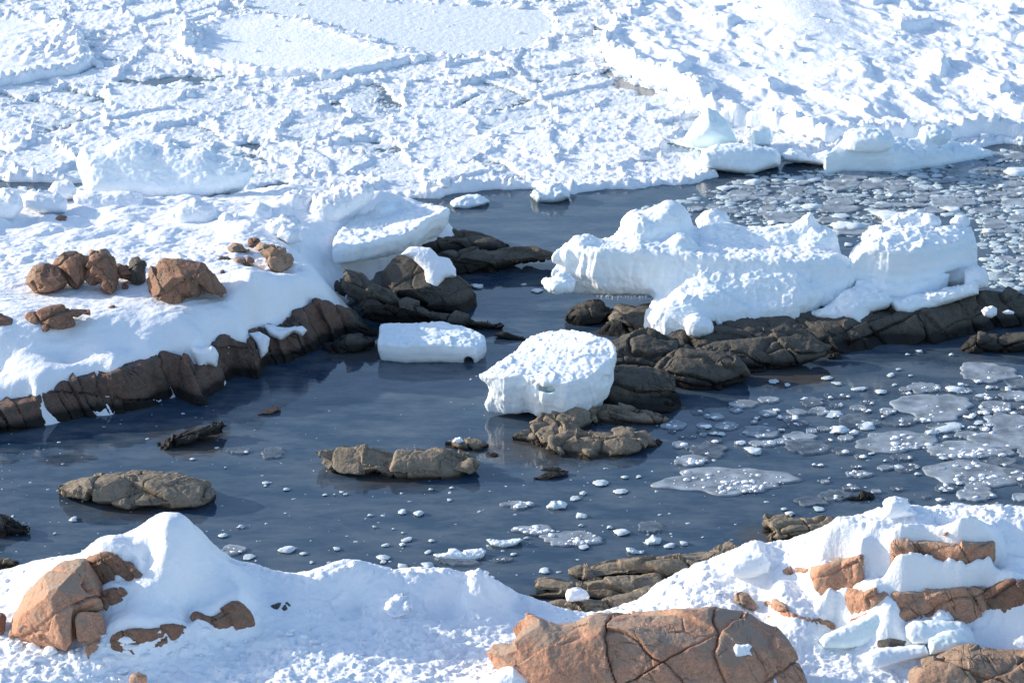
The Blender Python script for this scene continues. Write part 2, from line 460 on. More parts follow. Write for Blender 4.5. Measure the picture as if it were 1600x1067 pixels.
def mat_rock(name, c1, c2, c3, wet=None, rough=0.75, lichen=None, top=None):
    m, nt, b = new_mat(name); pos = geo_pos(nt)
    big = noise_node(nt, pos, 0.9, 6, 0.6)
    c = ramp(nt, big, [(0.30, c1), (0.5, c2), (0.68, c3)])
    sm = noise_node(nt, pos, 7, 6, 0.7)
    c = mixc(nt, ramp(nt, sm, [(0.35, (0.0, 0.0, 0.0)), (0.62, (0.8, 0.8, 0.8))]), c, tuple(x * 0.55 for x in c2))
    gr = noise_node(nt, pos, 30, 3, 0.6)
    c = mixc(nt, ramp(nt, gr, [(0.42, (0, 0, 0)), (0.7, (0.55, 0.55, 0.55))]), c, tuple(min(1, x * 1.6 + 0.02) for x in c2))
    if lichen:
        lf = ramp(nt, noise_node(nt, pos, 3.1, 5, 0.65), [(0.52, (0, 0, 0)), (0.62, (0.8, 0.8, 0.8))])
        c = mixc(nt, lf, c, lichen)
    # thin dark lines painted into the colour, imitating the shade inside cracks
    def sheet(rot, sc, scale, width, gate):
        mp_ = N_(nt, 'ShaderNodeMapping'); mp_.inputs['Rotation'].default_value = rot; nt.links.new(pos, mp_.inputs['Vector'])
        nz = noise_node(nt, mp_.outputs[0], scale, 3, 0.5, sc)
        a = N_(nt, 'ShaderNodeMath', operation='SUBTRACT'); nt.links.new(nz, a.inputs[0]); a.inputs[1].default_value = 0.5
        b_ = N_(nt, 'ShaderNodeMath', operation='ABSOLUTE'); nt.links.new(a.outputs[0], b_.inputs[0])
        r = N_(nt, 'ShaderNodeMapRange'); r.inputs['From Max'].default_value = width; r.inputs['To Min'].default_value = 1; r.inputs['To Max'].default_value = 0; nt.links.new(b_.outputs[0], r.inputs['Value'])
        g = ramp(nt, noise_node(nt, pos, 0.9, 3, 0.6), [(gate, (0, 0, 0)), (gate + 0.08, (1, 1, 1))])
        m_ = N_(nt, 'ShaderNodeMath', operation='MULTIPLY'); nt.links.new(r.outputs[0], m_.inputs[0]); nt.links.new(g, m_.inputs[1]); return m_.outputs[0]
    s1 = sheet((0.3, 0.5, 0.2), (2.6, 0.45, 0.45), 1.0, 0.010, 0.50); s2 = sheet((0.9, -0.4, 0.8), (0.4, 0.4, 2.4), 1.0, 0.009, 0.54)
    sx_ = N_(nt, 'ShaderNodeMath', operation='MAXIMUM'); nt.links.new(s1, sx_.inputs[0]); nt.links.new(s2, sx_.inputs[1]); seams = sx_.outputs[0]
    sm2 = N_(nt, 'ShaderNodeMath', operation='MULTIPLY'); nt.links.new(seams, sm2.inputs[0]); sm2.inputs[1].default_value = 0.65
    c = mixc(nt, sm2.outputs[0], c, tuple(x * 0.22 for x in c2))  # darkens the rock colour along the painted crack lines
    if top:          # weathered, lichen grown upper sides
        ge = N_(nt, 'ShaderNodeNewGeometry'); sx = N_(nt, 'ShaderNodeSeparateXYZ'); nt.links.new(ge.outputs['Normal'], sx.inputs[0])
        mr = N_(nt, 'ShaderNodeMapRange'); mr.inputs['From Min'].default_value = 0.55; mr.inputs['From Max'].default_value = 0.9; nt.links.new(sx.outputs['Z'], mr.inputs['Value'])
        tn = ramp(nt, noise_node(nt, pos, 1.6, 6, 0.7), [(0.40, (0, 0, 0)), (0.55, (0.85, 0.85, 0.85))])
        mm = N_(nt, 'ShaderNodeMath', operation='MULTIPLY', use_clamp=True); nt.links.new(mr.outputs[0], mm.inputs[0]); nt.links.new(tn, mm.inputs[1])
        c = mixc(nt, mm.outputs[0], c, top)
    if wet:
        (wc, z0, z1) = wet
        hm, s = height_mask(nt, pos, z0, z1)
        wn = N_(nt, 'ShaderNodeMath', operation='MULTIPLY_ADD', use_clamp=True)
        nt.links.new(sm, wn.inputs[0]); wn.inputs[1].default_value = 0.8; wn.inputs[2].default_value = -0.4
        ad = N_(nt, 'ShaderNodeMath', operation='ADD', use_clamp=True); nt.links.new(hm, ad.inputs[0]); nt.links.new(wn.outputs[0], ad.inputs[1])
        ml = N_(nt, 'ShaderNodeMath', operation='MULTIPLY', use_clamp=True); nt.links.new(ad.outputs[0], ml.inputs[0]); nt.links.new(hm, ml.inputs[1])
        c = mixc(nt, ml.outputs[0], c, wc)
    nt.links.new(c, b.inputs['Base Color'])
    b.inputs['Roughness'].default_value = rough; b.inputs['Specular IOR Level'].default_value = 0.3
    n1 = bump(nt, b, noise_node(nt, pos, 16, 4, 0.6), 0.35, 0.03)
    iv = N_(nt, 'ShaderNodeMath', operation='SUBTRACT'); iv.inputs[0].default_value = 1.0; nt.links.new(seams, iv.inputs[1])
    n2 = bump(nt, b, iv.outputs[0], 0.7, 0.05, n1)
    bump(nt, b, noise_node(nt, pos, 5, 5, 0.6), 0.5, 0.08, n2)
    return m

SNOW = mat_snow('snow', (0.88, 0.90, 0.93), var=(0.83, 0.86, 0.91))
SNOWP = mat_snow('pack_snow', (0.87, 0.89, 0.92), wet=((0.50, 0.60, 0.63), -0.04, 0.07), var=(0.80, 0.85, 0.90), bscale=14, bdist=0.04)
SLUSH = mat_snow('slush_ice', (0.60, 0.70, 0.74), var=(0.50, 0.62, 0.68), bscale=9, bdist=0.05)
ICE = mat_snow('glacier_ice', (0.88, 0.91, 0.93), layer=(0.79, 0.87, 0.92), var=(0.83, 0.89, 0.93), sss=0.0, bscale=16, bdist=0.015, bstr=0.35, vs=0.9)
DRIFT = mat_snow('drifting_ice', (0.78, 0.83, 0.86), wet=((0.36, 0.45, 0.50), 0.0, 0.09), var=(0.60, 0.69, 0.75), bscale=18, bdist=0.02, vs=3.5)
ICEW = mat_snow('wet_ice', (0.85, 0.90, 0.93), layer=(0.72, 0.83, 0.89), wet=((0.48, 0.58, 0.62), 0.0, 0.14), var=(0.76, 0.86, 0.92), bscale=18, bdist=0.02)
CLEAR = mat_snow('clear_ice', (0.84, 0.91, 0.91), var=(0.74, 0.87, 0.88), bscale=12, bdist=0.02, bstr=0.4, vs=2.5)
BLUE = mat_snow('turquoise_ice', (0.70, 0.91, 0.89), var=(0.84, 0.94, 0.94), bscale=8, bdist=0.01, bstr=0.2, vs=5)
PLATE = mat_snow('grease_ice', (0.27, 0.325, 0.385), var=(0.42, 0.48, 0.54), bscale=9, bdist=0.01, bstr=0.25, vs=2.2)
PLATE2 = mat_snow('thin_ice', (0.15, 0.19, 0.24), var=(0.25, 0.30, 0.35), bscale=9, bdist=0.01, bstr=0.2, vs=2.2)
WETB = ((0.012, 0.011, 0.010), 0.20, 0.42)
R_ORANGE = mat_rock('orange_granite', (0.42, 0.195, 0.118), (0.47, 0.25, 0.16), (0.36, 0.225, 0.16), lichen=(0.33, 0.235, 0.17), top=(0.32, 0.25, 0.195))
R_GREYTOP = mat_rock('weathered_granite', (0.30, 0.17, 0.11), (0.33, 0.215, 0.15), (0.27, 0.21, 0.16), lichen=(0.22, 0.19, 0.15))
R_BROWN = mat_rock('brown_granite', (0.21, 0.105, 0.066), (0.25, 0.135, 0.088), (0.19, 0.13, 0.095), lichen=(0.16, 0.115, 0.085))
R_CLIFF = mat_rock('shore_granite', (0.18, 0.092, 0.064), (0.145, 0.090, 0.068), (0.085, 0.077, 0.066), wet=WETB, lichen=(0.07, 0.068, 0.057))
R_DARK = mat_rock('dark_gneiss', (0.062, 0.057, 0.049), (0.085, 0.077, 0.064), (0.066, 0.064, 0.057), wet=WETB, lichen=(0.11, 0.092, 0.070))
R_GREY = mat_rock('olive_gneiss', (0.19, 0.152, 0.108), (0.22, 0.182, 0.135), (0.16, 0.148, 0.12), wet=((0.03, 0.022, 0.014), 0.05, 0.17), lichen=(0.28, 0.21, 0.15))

def see_through_ice(m, lo, hi, sc):
    nt = m.node_tree; b = nt.nodes['Principled BSDF']; pos = geo_pos(nt)
    f = noise_node(nt, pos, sc, 5, 0.65)
    r = N_(nt, 'ShaderNodeMapRange'); r.inputs['From Min'].default_value = 0.36; r.inputs['From Max'].default_value = 0.62
    r.inputs['To Min'].default_value = lo; r.inputs['To Max'].default_value = hi
    nt.links.new(f, r.inputs['Value']); nt.links.new(r.outputs['Result'], b.inputs['Alpha'])
see_through_ice(PLATE, 0.45, 0.95, 1.7)
see_through_ice(PLATE2, 0.15, 0.75, 1.9)
# ------------------------------------------------------------------ camera, light
cam = bpy.data.cameras.new('camera'); cam_o = bpy.data.objects.new('camera', cam); COL.objects.link(cam_o)
cam_o.location = (0, 0, CAMH); cam_o.rotation_euler = (math.radians(90) - PITCH, 0, 0)
cam.sensor_fit = 'HORIZONTAL'; cam.angle = math.radians(20.0); cam.clip_end = 6000; cam.clip_start = 0.5
scene.camera = cam_o
cam.dof.use_dof = True; cam.dof.focus_distance = 63.0; cam.dof.aperture_fstop = 1.7
SUN_EL, SUN_AZ = math.radians(18.0), math.radians(-73.0)     # azimuth from +Y, negative = to the left
w = bpy.data.worlds.new('World'); scene.world = w; w.use_nodes = True
sky = w.node_tree.nodes.new('ShaderNodeTexSky'); sky.sky_type = 'NISHITA'; sky.sun_disc = False; sky.ozone_density = 2.0
sky.sun_elevation = SUN_EL; sky.sun_rotation = SUN_AZ % (2 * math.pi)
w.node_tree.links.new(sky.outputs[0], w.node_tree.nodes['Background'].inputs[0]); w.node_tree.nodes['Background'].inputs[1].default_value = 0.15
sl = bpy.data.lights.new('sun', 'SUN'); sl.energy = 3.3; sl.angle = math.radians(0.5); sl.color = (1.0, 0.89, 0.74)
so = bpy.data.objects.new('sun', sl); COL.objects.link(so)
import mathutils
sd = mathutils.Vector((math.sin(SUN_AZ) * math.cos(SUN_EL), math.cos(SUN_AZ) * math.cos(SUN_EL), math.sin(SUN_EL)))
so.rotation_euler = (-sd).to_track_quat('-Z', 'Y').to_euler()
vs = scene.view_settings; vs.view_transform = 'Standard'; vs.look = 'None'; vs.exposure = 0.90; vs.gamma = 1
scene.cycles.use_denoising = True; scene.cycles.denoising_prefilter = 'NONE'
scene.cycles.use_light_tree = False; scene.cycles.use_adaptive_sampling = False
scene.cycles.caustics_reflective = False; scene.cycles.caustics_refractive = False; scene.cycles.blur_glossy = 0.5
scene.cycles.max_bounces = 8; scene.cycles.diffuse_bounces = 4; scene.cycles.glossy_bounces = 3

# ------------------------------------------------------------------ water
def mat_water():
    m, nt, b = new_mat('sea_water'); pos = geo_pos(nt)
    c = ramp(nt, noise_node(nt, pos, 0.12, 3), [(0.35, (0.016, 0.040, 0.074)), (0.65, (0.034, 0.062, 0.100))])
    sp_ = noise_node(nt, pos, 1.3, 7, 0.72, (0.45, 1.0, 1))
    c = mixc(nt, ramp(nt, sp_, [(0.42, (0, 0, 0)), (0.72, (0.8, 0.8, 0.8))]), c, (0.13, 0.155, 0.18))
    # brown shallows where the bottom comes up around the rocks
    for (px, py, rx, ry) in [(615, 748, 1.6, 1.5), (215, 792, 1.9, 1.6), (850, 700, 2.6, 2.6), (300, 690, 2.2, 2.4), (1240, 590, 3.2, 2.0), (1000, 640, 2.2, 2.5), (1000, 890, 2.6, 2.0), (1200, 840, 2.0, 1.8), (560, 545, 2.0, 2.5)]:
        p = P(px, py)
        mp = N_(nt, 'ShaderNodeMapping', vector_type='TEXTURE'); mp.inputs['Location'].default_value = (p[0], p[1], 0); mp.inputs['Scale'].default_value = (rx, ry, 1); nt.links.new(pos, mp.inputs['Vector'])
        ln = N_(nt, 'ShaderNodeVectorMath', operation='LENGTH'); nt.links.new(mp.outputs[0], ln.inputs[0])
        ad = N_(nt, 'ShaderNodeMath', operation='ADD'); nt.links.new(ln.outputs['Value'], ad.inputs[0]); nt.links.new(noise_node(nt, pos, 1.4, 5, 0.6), ad.inputs[1])
        r_ = ramp(nt, ad.outputs[0], [(0.7, (0.6, 0.6, 0.6)), (1.0, (0, 0, 0))])
        c = mixc(nt, r_, c, (0.075, 0.056, 0.034))
    nt.links.new(c, b.inputs['Base Color'])
    b.inputs['IOR'].default_value = 1.333
    rg = ramp(nt, noise_node(nt, pos, 0.35, 4), [(0.4, (0.015, 0.015, 0.015)), (0.7, (0.07, 0.07, 0.07))])
    nt.links.new(rg, b.inputs['Roughness'])
    r1 = noise_node(nt, pos, 5.0, 3, 0.5, (0.7, 1.3, 1))
    patch = noise_node(nt, pos, 0.22, 3)
    st = ramp(nt, patch, [(0.42, (0.12, 0.12, 0.12)), (0.62, (1, 1, 1))])
    mm = N_(nt, 'ShaderNodeMath', operation='MULTIPLY'); nt.links.new(r1, mm.inputs[0]); nt.links.new(st, mm.inputs[1])
    bump(nt, b, mm.outputs[0], 0.22, 0.02)
    return m
WATER = mat_water()
xs = np.array([-3000, -400, -60, -30, 30, 60, 400, 3000.0]); ys = np.array([-300, 20, 40, 60, 90, 120, 400, 5000.0])
X, Y = np.meshgrid(xs, ys, indexing='ij')
tag(grid_obj('water', X, Y, np.zeros_like(X), WATER), 'dark blue still sea water between the rocks and ice', kind='structure')
# ------------------------------------------------------------------ near shore: hand-measured ground points (px, py, z)
near = [(-300, 905, 1.2), (0, 896, 1.2), (52, 880, 1.35), (93, 874, 1.5), (150, 858, 1.9), (206, 829, 2.5), (238, 812, 2.85), (255, 806, 2.95), (270, 804.5, 2.98), (288, 807, 2.92), (300, 815, 2.75),
        (312, 830, 2.5), (337, 860, 1.95), (352, 888, 1.5), (392, 882, 1.6), (416, 893, 1.5), (457, 903, 1.45), (499, 893, 1.6), (530, 887, 1.65), (557, 882, 1.7),
        (592, 894, 1.55), (633, 893, 1.5), (695, 899, 1.45), (726, 905, 1.35), (750, 891, 1.55), (768, 904, 1.25), (805, 932, 0.8), (829, 938, 0.7), (874, 949, 0.55),
        (908, 957, 0.5), (936, 956, 0.5), (977, 949, 0.6), (1012, 937, 0.75), (1025, 913, 1.05), (1070, 896, 1.25), (1129, 872, 1.6), (1198, 848, 2.0), (1249, 837, 2.2),
        (1311, 818, 2.55), (1356, 804, 2.8), (1383, 798, 2.9), (1410, 797, 2.95), (1442, 800, 2.95), (1507, 799, 3.0), (1600, 799, 3.05), (1800, 800, 3.0)]
_nx = np.array([q[0] for q in near], float); _u = np.unique(np.r_[np.arange(-300, 1801, 14.0), _nx])
crest = [P(u, np.interp(u, _nx, [q[1] for q in near]), np.interp(u, _nx, [q[2] for q in near])) for u in _u]
pts = [tuple(c) for c in crest]
for c in crest[::2]: pts.append((c[0], c[1] + 0.9, c[2] - 0.55)); pts.append((c[0], c[1] + 2.2, -0.8))
pts += [(x, 56.5, -1.2) for x in range(-18, 19, 3)] + [(x, 38.0, 1.0) for x in range(-18, 19, 4)]
near_in = [(-200, 1010, 0.95), (0, 1000, 0.95), (0, 1067, 0.9), (0, 930, 1.1), (130, 1050, 0.9), (300, 1010, 1.0), (340, 985, 1.15), (390, 975, 1.15), (330, 900, 1.95), (300, 870, 2.38), (260, 880, 2.3), (245, 840, 2.68), (285, 838, 2.68), (255, 822, 2.86), (270, 818, 2.90), (284, 820, 2.84), (230, 850, 2.5), (290, 920, 1.9),
           (225, 930, 1.8), (260, 960, 1.5), (420, 930, 1.25), (430, 1000, 1.0), (420, 1060, 0.95), (560, 930, 1.2), (560, 975, 0.95), (560, 1020, 0.95), (560, 1067, 0.95),
           (700, 930, 1.1), (700, 960, 0.85), (700, 1000, 0.85), (700, 1060, 0.95), (800, 955, 0.65), (850, 970, 0.6), (780, 990, 0.75), (800, 1060, 1.2), (930, 965, 0.6), (1000, 965, 0.7),
           (1060, 930, 1.05), (1100, 940, 1.1), (1150, 960, 1.15), (1280, 1010, 0.95), (1300, 1060, 0.85), (1400, 1040, 0.85), (1420, 1010, 0.95), (1500, 1000, 1.05), (1600, 1010, 1.05), (1700, 1030, 1.0),
           (1150, 900, 1.4), (1200, 880, 1.7), (1300, 850, 2.4), (1400, 815, 2.92), (1500, 825, 2.88), (1600, 840, 2.83), (1450, 870, 2.5), (1360, 880, 2.35), (1590, 900, 2.3), (1250, 940, 1.3),
           (1400, 915, 2.05), (1500, 900, 2.25), (1250, 915, 1.7), (1330, 985, 1.05), (1200, 985, 0.95), (1560, 975, 1.4)]
pts += [tuple(P(*q)) for q in near_in]
pts0 = list(pts)
ground1 = RBF(pts, 0.35, 0.01)

def on_ground(g, px, py, z=1.0):
    zs = np.linspace(3.8, -0.8, 140); A, B_ = P(px, py, zs[0]), P(px, py, zs[-1]); t = (zs - zs[0]) / (zs[-1] - zs[0])
    gz = g(A[0] + (B_[0] - A[0]) * t, A[1] + (B_[1] - A[1]) * t) - zs
    k = int(np.argmax(gz >= 0)) if (gz >= 0).any() else len(zs) - 1
    if k == 0: return P(px, py, zs[0])
    f = -gz[k - 1] / (gz[k] - gz[k - 1] + 1e-9)
    return P(px, py, zs[k - 1] + (zs[k] - zs[k - 1]) * min(max(f, 0), 1))

def ledge(g, upper, lower, setback=0.10, thick=0.9, out=0.05, snow_top=0.03, ctrl=None):
    """rock face between two outlines: lower edge stands on the ground, upper edge almost above it.
    returns a rim for Solid.slab (as px,py,z), the base height and new ground points"""
    def dense(a): 
        xs = np.unique(np.r_[np.arange(a[0][0], a[-1][0], 9.0), [q[0] for q in a]]); return [(x, np.interp(x, [q[0] for q in a], [q[1] for q in a])) for x in xs]
    lower = dense(lower); upper = dense(upper)
    lo = [on_ground(g, *q) for q in lower]
    lx = np.array([q[0] for q in lower]); oy = np.array([p[1] for p in lo]); oz = np.array([p[2] for p in lo])
    rim, new = [], []
    for (px, py) in upper:
        Yb = np.interp(px, lx, oy); p = PY(px, py, Yb + setback)
        rim.append((px, py, p[2]))
        new.append((p[0], p[1] + 0.13, p[2] + 0.03)); new.append((p[0], p[1] + 0.40, p[2] + 0.12))
    for p in lo: new.append((p[0], p[1] - 0.06, p[2] - 0.03))
    W = [P(*r) for r in rim]
    back = []
    for q in reversed(W):
        b = np.array([q[0], q[1] + thick, q[2] - 0.15]); back.append((*proj(*b), b[2]))
    if ctrl is not None: ctrl.extend(new)
    return rim + back, oz.min() - 0.35

near_rocks = []          # (name, label, category, rim, zbot, material, seed, kw)
ctrl = []
def add_ledge(label, upper, lower, mat, seed, fr='I', **kw):
    rim, zb = ledge(ground1, pix(fr, upper), pix(fr, lower), ctrl=ctrl, **kw)
    near_rocks.append((label, rim, zb, mat, seed))

add_ledge('orange rock ledge showing as a long strip high on the right snow slope', [(985, 432), (1060, 420), (1150, 424), (1245, 440), (1330, 432), (1412, 416)],
          [(985, 445), (1070, 475), (1150, 482), (1235, 490), (1290, 508), (1360, 490), (1415, 455)], R_ORANGE, 3, thick=0.7)
add_ledge('small orange rock peeping out left of the pointed rock on the right slope', [(475, 555), (520, 536), (592, 538)], [(475, 572), (530, 585), (592, 592)], R_ORANGE, 4, thick=0.4)
add_ledge('pointed orange rock with a shadowed right end on the right snow slope', [(596, 552), (680, 528), (760, 512), (822, 490)], [(596, 575), (640, 615), (690, 625), (770, 612), (822, 590)], R_ORANGE, 5, thick=0.6)
add_ledge('blocky orange rock in the middle of the right slope above the tilted ice slab', [(672, 640), (740, 642), (800, 655), (870, 655), (935, 652)], [(672, 660), (740, 695), (790, 780), (850, 780), (905, 752), (935, 690)], R_ORANGE, 6, thick=0.6)
add_ledge('broad orange rock wall under the snow bank on the right', [(980, 650), (1080, 652), (1190, 645), (1300, 632), (1400, 640)], [(980, 690), (1020, 775), (1110, 778), (1200, 770), (1290, 785), (1400, 735)], R_ORANGE, 7, thick=0.8)
add_ledge('brown boulder at the right edge end of the orange rock wall', [(1408, 655), (1470, 620), (1520, 602), (1580, 612)], [(1408, 750), (1460, 770), (1520, 748), (1580, 715)], R_BROWN, 8, thick=0.7)
add_ledge('low crumbly orange ledge left of the blocky orange rock', [(405, 685), (470, 698), (530, 745), (600, 765), (660, 775), (715, 790)], [(405, 705), (460, 750), (530, 775), (600, 790), (665, 822), (715, 822)], R_ORANGE, 9, thick=0.35)
add_ledge('lowest row of small reddish brown rocks under the left snow mound', [(525, 840), (600, 812), (700, 812), (760, 800), (800, 795), (858, 815)], [(525, 930), (600, 940), (660, 922), (740, 900), (800, 872), (858, 828)], R_BROWN, 10, fr='G', thick=0.5)
add_ledge('dark brown rock pair at the right foot of the left snow mound', [(890, 748), (960, 765), (1040, 722), (1080, 704), (1140, 760)], [(890, 770), (960, 838), (1000, 848), (1070, 832), (1145, 805)], R_BROWN, 11, fr='G', thick=0.5)
add_ledge('reddish slab of rock at the top of the left mound just above the big boulder', [(405, 500), (440, 478), (520, 476), (600, 520), (660, 575)], [(405, 600), (450, 620), (520, 600), (590, 590), (662, 582)], R_BROWN, 12, fr='G', thick=0.5)
add_ledge('red rock wedge showing through snow between the two slabs of the left mound', [(450, 680), (520, 640), (590, 636)], [(450, 738), (500, 735), (545, 705), (592, 655)], R_BROWN, 13, fr='G', thick=0.4)

_c = np.array(ctrl)
pts1 = [p for p in pts0 if np.hypot(_c[:, 0] - p[0], _c[:, 1] - p[1]).min() > 0.30]
g2 = RBF(pts1 + ctrl, 0.11, 0.008)
X, Y = hgrid(-15, 15, 44.0, 55.5, 0.03, 0.03)
Z = np.clip(g2(X, Y), -1.3, 3.6).astype(F32)
q = np.stack([X.ravel(), Y.ravel()], 1)
rough = sstep(-0.2, 0.35, fbm(q * 0.35, 2, 51)).reshape(X.shape)
PXg, PYg = proj(X, Y, Z)
blocky = np.clip(sstep(960, 1010, PYg) * sstep(850, 600, PXg) + 0.55 * sstep(1250, 1000, PXg) * sstep(900, 1000, PXg) + 0.35, 0, 1) * (1 - 0.8 * np.exp(-(((PXg - 280) / 95) ** 2 + ((PYg - 870) / 70) ** 2)))
n = 0.06 * fbm(q * 0.9, 3, 1).reshape(X.shape) + 0.030 * fbm(np.stack([q[:, 0] * 1.2 + q[:, 1] * 0.8, q[:, 1] * 3.2 - q[:, 0]], 1), 4, 9, mode=2).reshape(X.shape) + blocky * 0.05 * facets(np.c_[q * 3.2, np.zeros(len(q))], 12).reshape(X.shape) + blocky * (0.10 * fbm(q * np.array([1.7, 2.4]), 4, 2, mode=1).reshape(X.shape) * (0.3 + rough)) + (0.012 + 0.020 * sstep(950, 1150, PXg)) * fbm(q * 7, 3, 3, mode=1).reshape(X.shape) + 0.010 * fbm(q * 13, 2, 4).reshape(X.shape) + 0.05 * sstep(1000, 1200, PXg) * facets(np.c_[q * 1.4, np.zeros(len(q))], 14).reshape(X.shape)
f1, f2, cid = worley(q * 1.7, 5)
slabs = ((_rnd[cid][:, 0] - 0.5) * 0.22 * sstep(0, 0.12, f2 - f1)).reshape(X.shape) * np.exp(-(((PXg - 590) / 130) ** 2 + ((PYg - 940) / 38) ** 2))
edge = 0.07 * fbm(q * 3.0, 3, 8, mode=1).reshape(X.shape) * np.exp(-((Y - np.interp(X, [c[0] for c in crest], [c[1] for c in crest])) / 0.35) ** 2) * (PXg > 345)
Z = Z + n + slabs + edge
near_snow = tag(grid_obj('snow_ground', X, Y, Z, SNOW, cut=-0.3), 'snow covered shore in front of the dark water', kind='structure')
def near_h(x, y):
    i = np.clip(((np.asarray(x) + 15) / 0.03).astype(int), 0, X.shape[0] - 1); j = np.clip(((np.asarray(y) - 44) / 0.03).astype(int), 0, X.shape[1] - 1)
    return NZ[i, j]
NZ = Z.copy()
X = X.copy()

for label, rim, zb, mat, seed in near_rocks:
    S = Solid().slab(rim, zb, ((0, 0.03), (0.10, 0.08), (2, 0.16)), k=0.06, c=0.15)
    tag(solid_obj('rock', S, 0.026, mat, relief_rock, big=0.05, block=0.045, bs=1.7, crack=0.06, cw=0.02, fine=0.012, seed=seed), label, 'rock')

def boulder(label, outline, fr, zbase, D, mat, seed, h=0.026, name='boulder', cat='boulder', lean=0.5, yaw=0.0, p=2.4, Y0=None, back=None, extra=None, **kw):
    S = Solid().inflate(pix(fr, outline), zbase, D, lean, yaw, p, Y0, back=back)
    if extra: extra(S)
    a = dict(big=0.05, block=0.06, bs=1.1, crack=0.08, cw=0.026, fine=0.012, seed=seed, cuts=16); a.update(kw)
    return tag(solid_obj(name, S, h, mat, relief_rock, **a), label, cat)

big = boulder('huge orange granite boulder with deep cracks in front of the snow valley', [(660, 935), (690, 876), (772, 868), (822, 792), (885, 783), (940, 800), (1010, 808), (1080, 800), (1135, 765), (1170, 752), (1240, 752), (1330, 748), (1450, 748),
              (1600, 742), (1700, 732), (1830, 735), (1880, 760), (1925, 782), (1990, 800), (2035, 860), (2070, 930), (2100, 1010), (2115, 1100), (2110, 1200), (1900, 1230), (1500, 1230), (1100, 1200), (900, 1140), (800, 1060), (700, 985)], 'H',
              0.55, 1.15, R_ORANGE, 21, lean=0.75, yaw=-0.05, p=2.6, bs=0.8, block=0.065, crack=0.11, cw=0.022, cuts=20, cq=0.98)
boulder('cracked tan boulder cut off by the bottom right corner', [(1045, 1040), (1065, 1005), (1105, 965), (1180, 935), (1280, 892), (1400, 885), (1500, 888), (1650, 905), (1750, 960), (1760, 1120), (1500, 1220), (1250, 1200), (1100, 1140)], 'I',
        0.5, 1.0, R_GREYTOP, 22, lean=1.1, p=2.4, bs=1.0, block=0.10, crack=0.10)
def fl(S):
    S.inflate(pix('G', [(345, 768), (400, 756), (455, 765), (470, 840), (500, 885), (528, 890), (520, 945), (470, 975), (400, 965), (385, 900), (355, 860)]), 0.85, 0.35, 0.3, 0.1, 3.0)
def fl(S):
    S.inflate(pix('G', [(290, 515), (392, 508), (420, 560), (458, 640), (455, 725), (360, 750), (362, 860), (330, 890), (300, 800), (300, 640)]), 0.85, 0.7, 0.25, 0.55, 4.5, Y0=P(*pix('G', [(330, 890)])[0], 0.85)[1] + 0.05, ku=0.05)
    S.inflate(pix('G', [(345, 772), (362, 752), (455, 758), (470, 840), (500, 885), (528, 890), (520, 945), (470, 975), (400, 965), (390, 900), (355, 870)]), 0.85, 0.4, 0.2, -0.25, 4.5, ku=0.04)
boulder('tall orange boulder leaning on the left snow mound', [(36, 855), (56, 765), (130, 655), (175, 615), (250, 545), (300, 506), (330, 515), (335, 640), (325, 760), (330, 880), (300, 925), (180, 905), (90, 880)], 'G',
        0.75, 0.8, R_ORANGE, 23, lean=0.30, yaw=-0.65, p=4.5, bs=0.7, block=0.05, crack=0.10, extra=fl)
boulder('little brown stone half sunk in the churned snow at the bottom left', [(588, 1045), (600, 1026), (640, 1020), (665, 1035), (662, 1070), (600, 1080)], 'G', 0.85, 0.14, R_ORANGE, 24, lean=0.3, h=0.016, name='stone', cat='stone', big=0.02, block=0.015, crack=0.01, bs=4)
boulder('brown rock at the left edge next to the tall orange boulder', [(-60, 830), (-40, 760), (5, 742), (28, 745), (20, 835), (-10, 850)], 'G', 0.95, 0.25, R_BROWN, 25, h=0.03, name='rock', cat='rock')
boulder('small dark rock in a snow hollow right of the left mound', [(1205, 738), (1240, 715), (1300, 702), (1330, 735), (1290, 755), (1220, 755)], 'G', 1.05, 0.2, R_DARK, 26, h=0.02, lean=0.8, name='rock', cat='rock', big=0.03, block=0.03)
boulder('small olive brown rock poking from snow above the big orange boulder', [(252, 665), (285, 648), (320, 665), (335, 690), (355, 710), (345, 735), (290, 715), (258, 695)], 'I', 1.02, 0.2, R_GREYTOP, 27, h=0.018, lean=0.5, name='rock', cat='rock', big=0.03, block=0.03)
boulder('tiny red stone on the snow above the long rock strip', [(1198, 388), (1225, 378), (1232, 386), (1205, 398)], 'I', float(on_ground(g2, *pix('I', [(1210, 395)])[0])[2]), 0.06, R_ORANGE, 28, h=0.01, lean=0.5, name='stone', cat='stone', big=0.01, block=0.0, crack=0.0)
boulder('dark rock in the gap behind the propped ice slab', [(905, 870), (960, 862), (1040, 880), (1040, 905), (960, 912), (915, 912)], 'I', float(on_ground(g2, *pix('I', [(960, 905)])[0])[2]) - 0.05, 0.25, R_DARK, 29, h=0.02, lean=0.6, name='rock', cat='rock', big=0.03, block=0.03)
# snow lying on the great boulder
def snow_patch(parent, outline, fr, zref, Y0, D, lean, seed, yaw=0.0, name='snow_patch'):
    S = Solid().inflate(pix(fr, outline), zref, D, lean, yaw, 3.0, Y0=Y0)
    V, Fc, N = S.mesh(0.018)
    V = V + N * (0.02 * fbm(V * 6, 3, seed))[:, None]
    return obj_at_base(name, V, Fc, SNOW, parent)
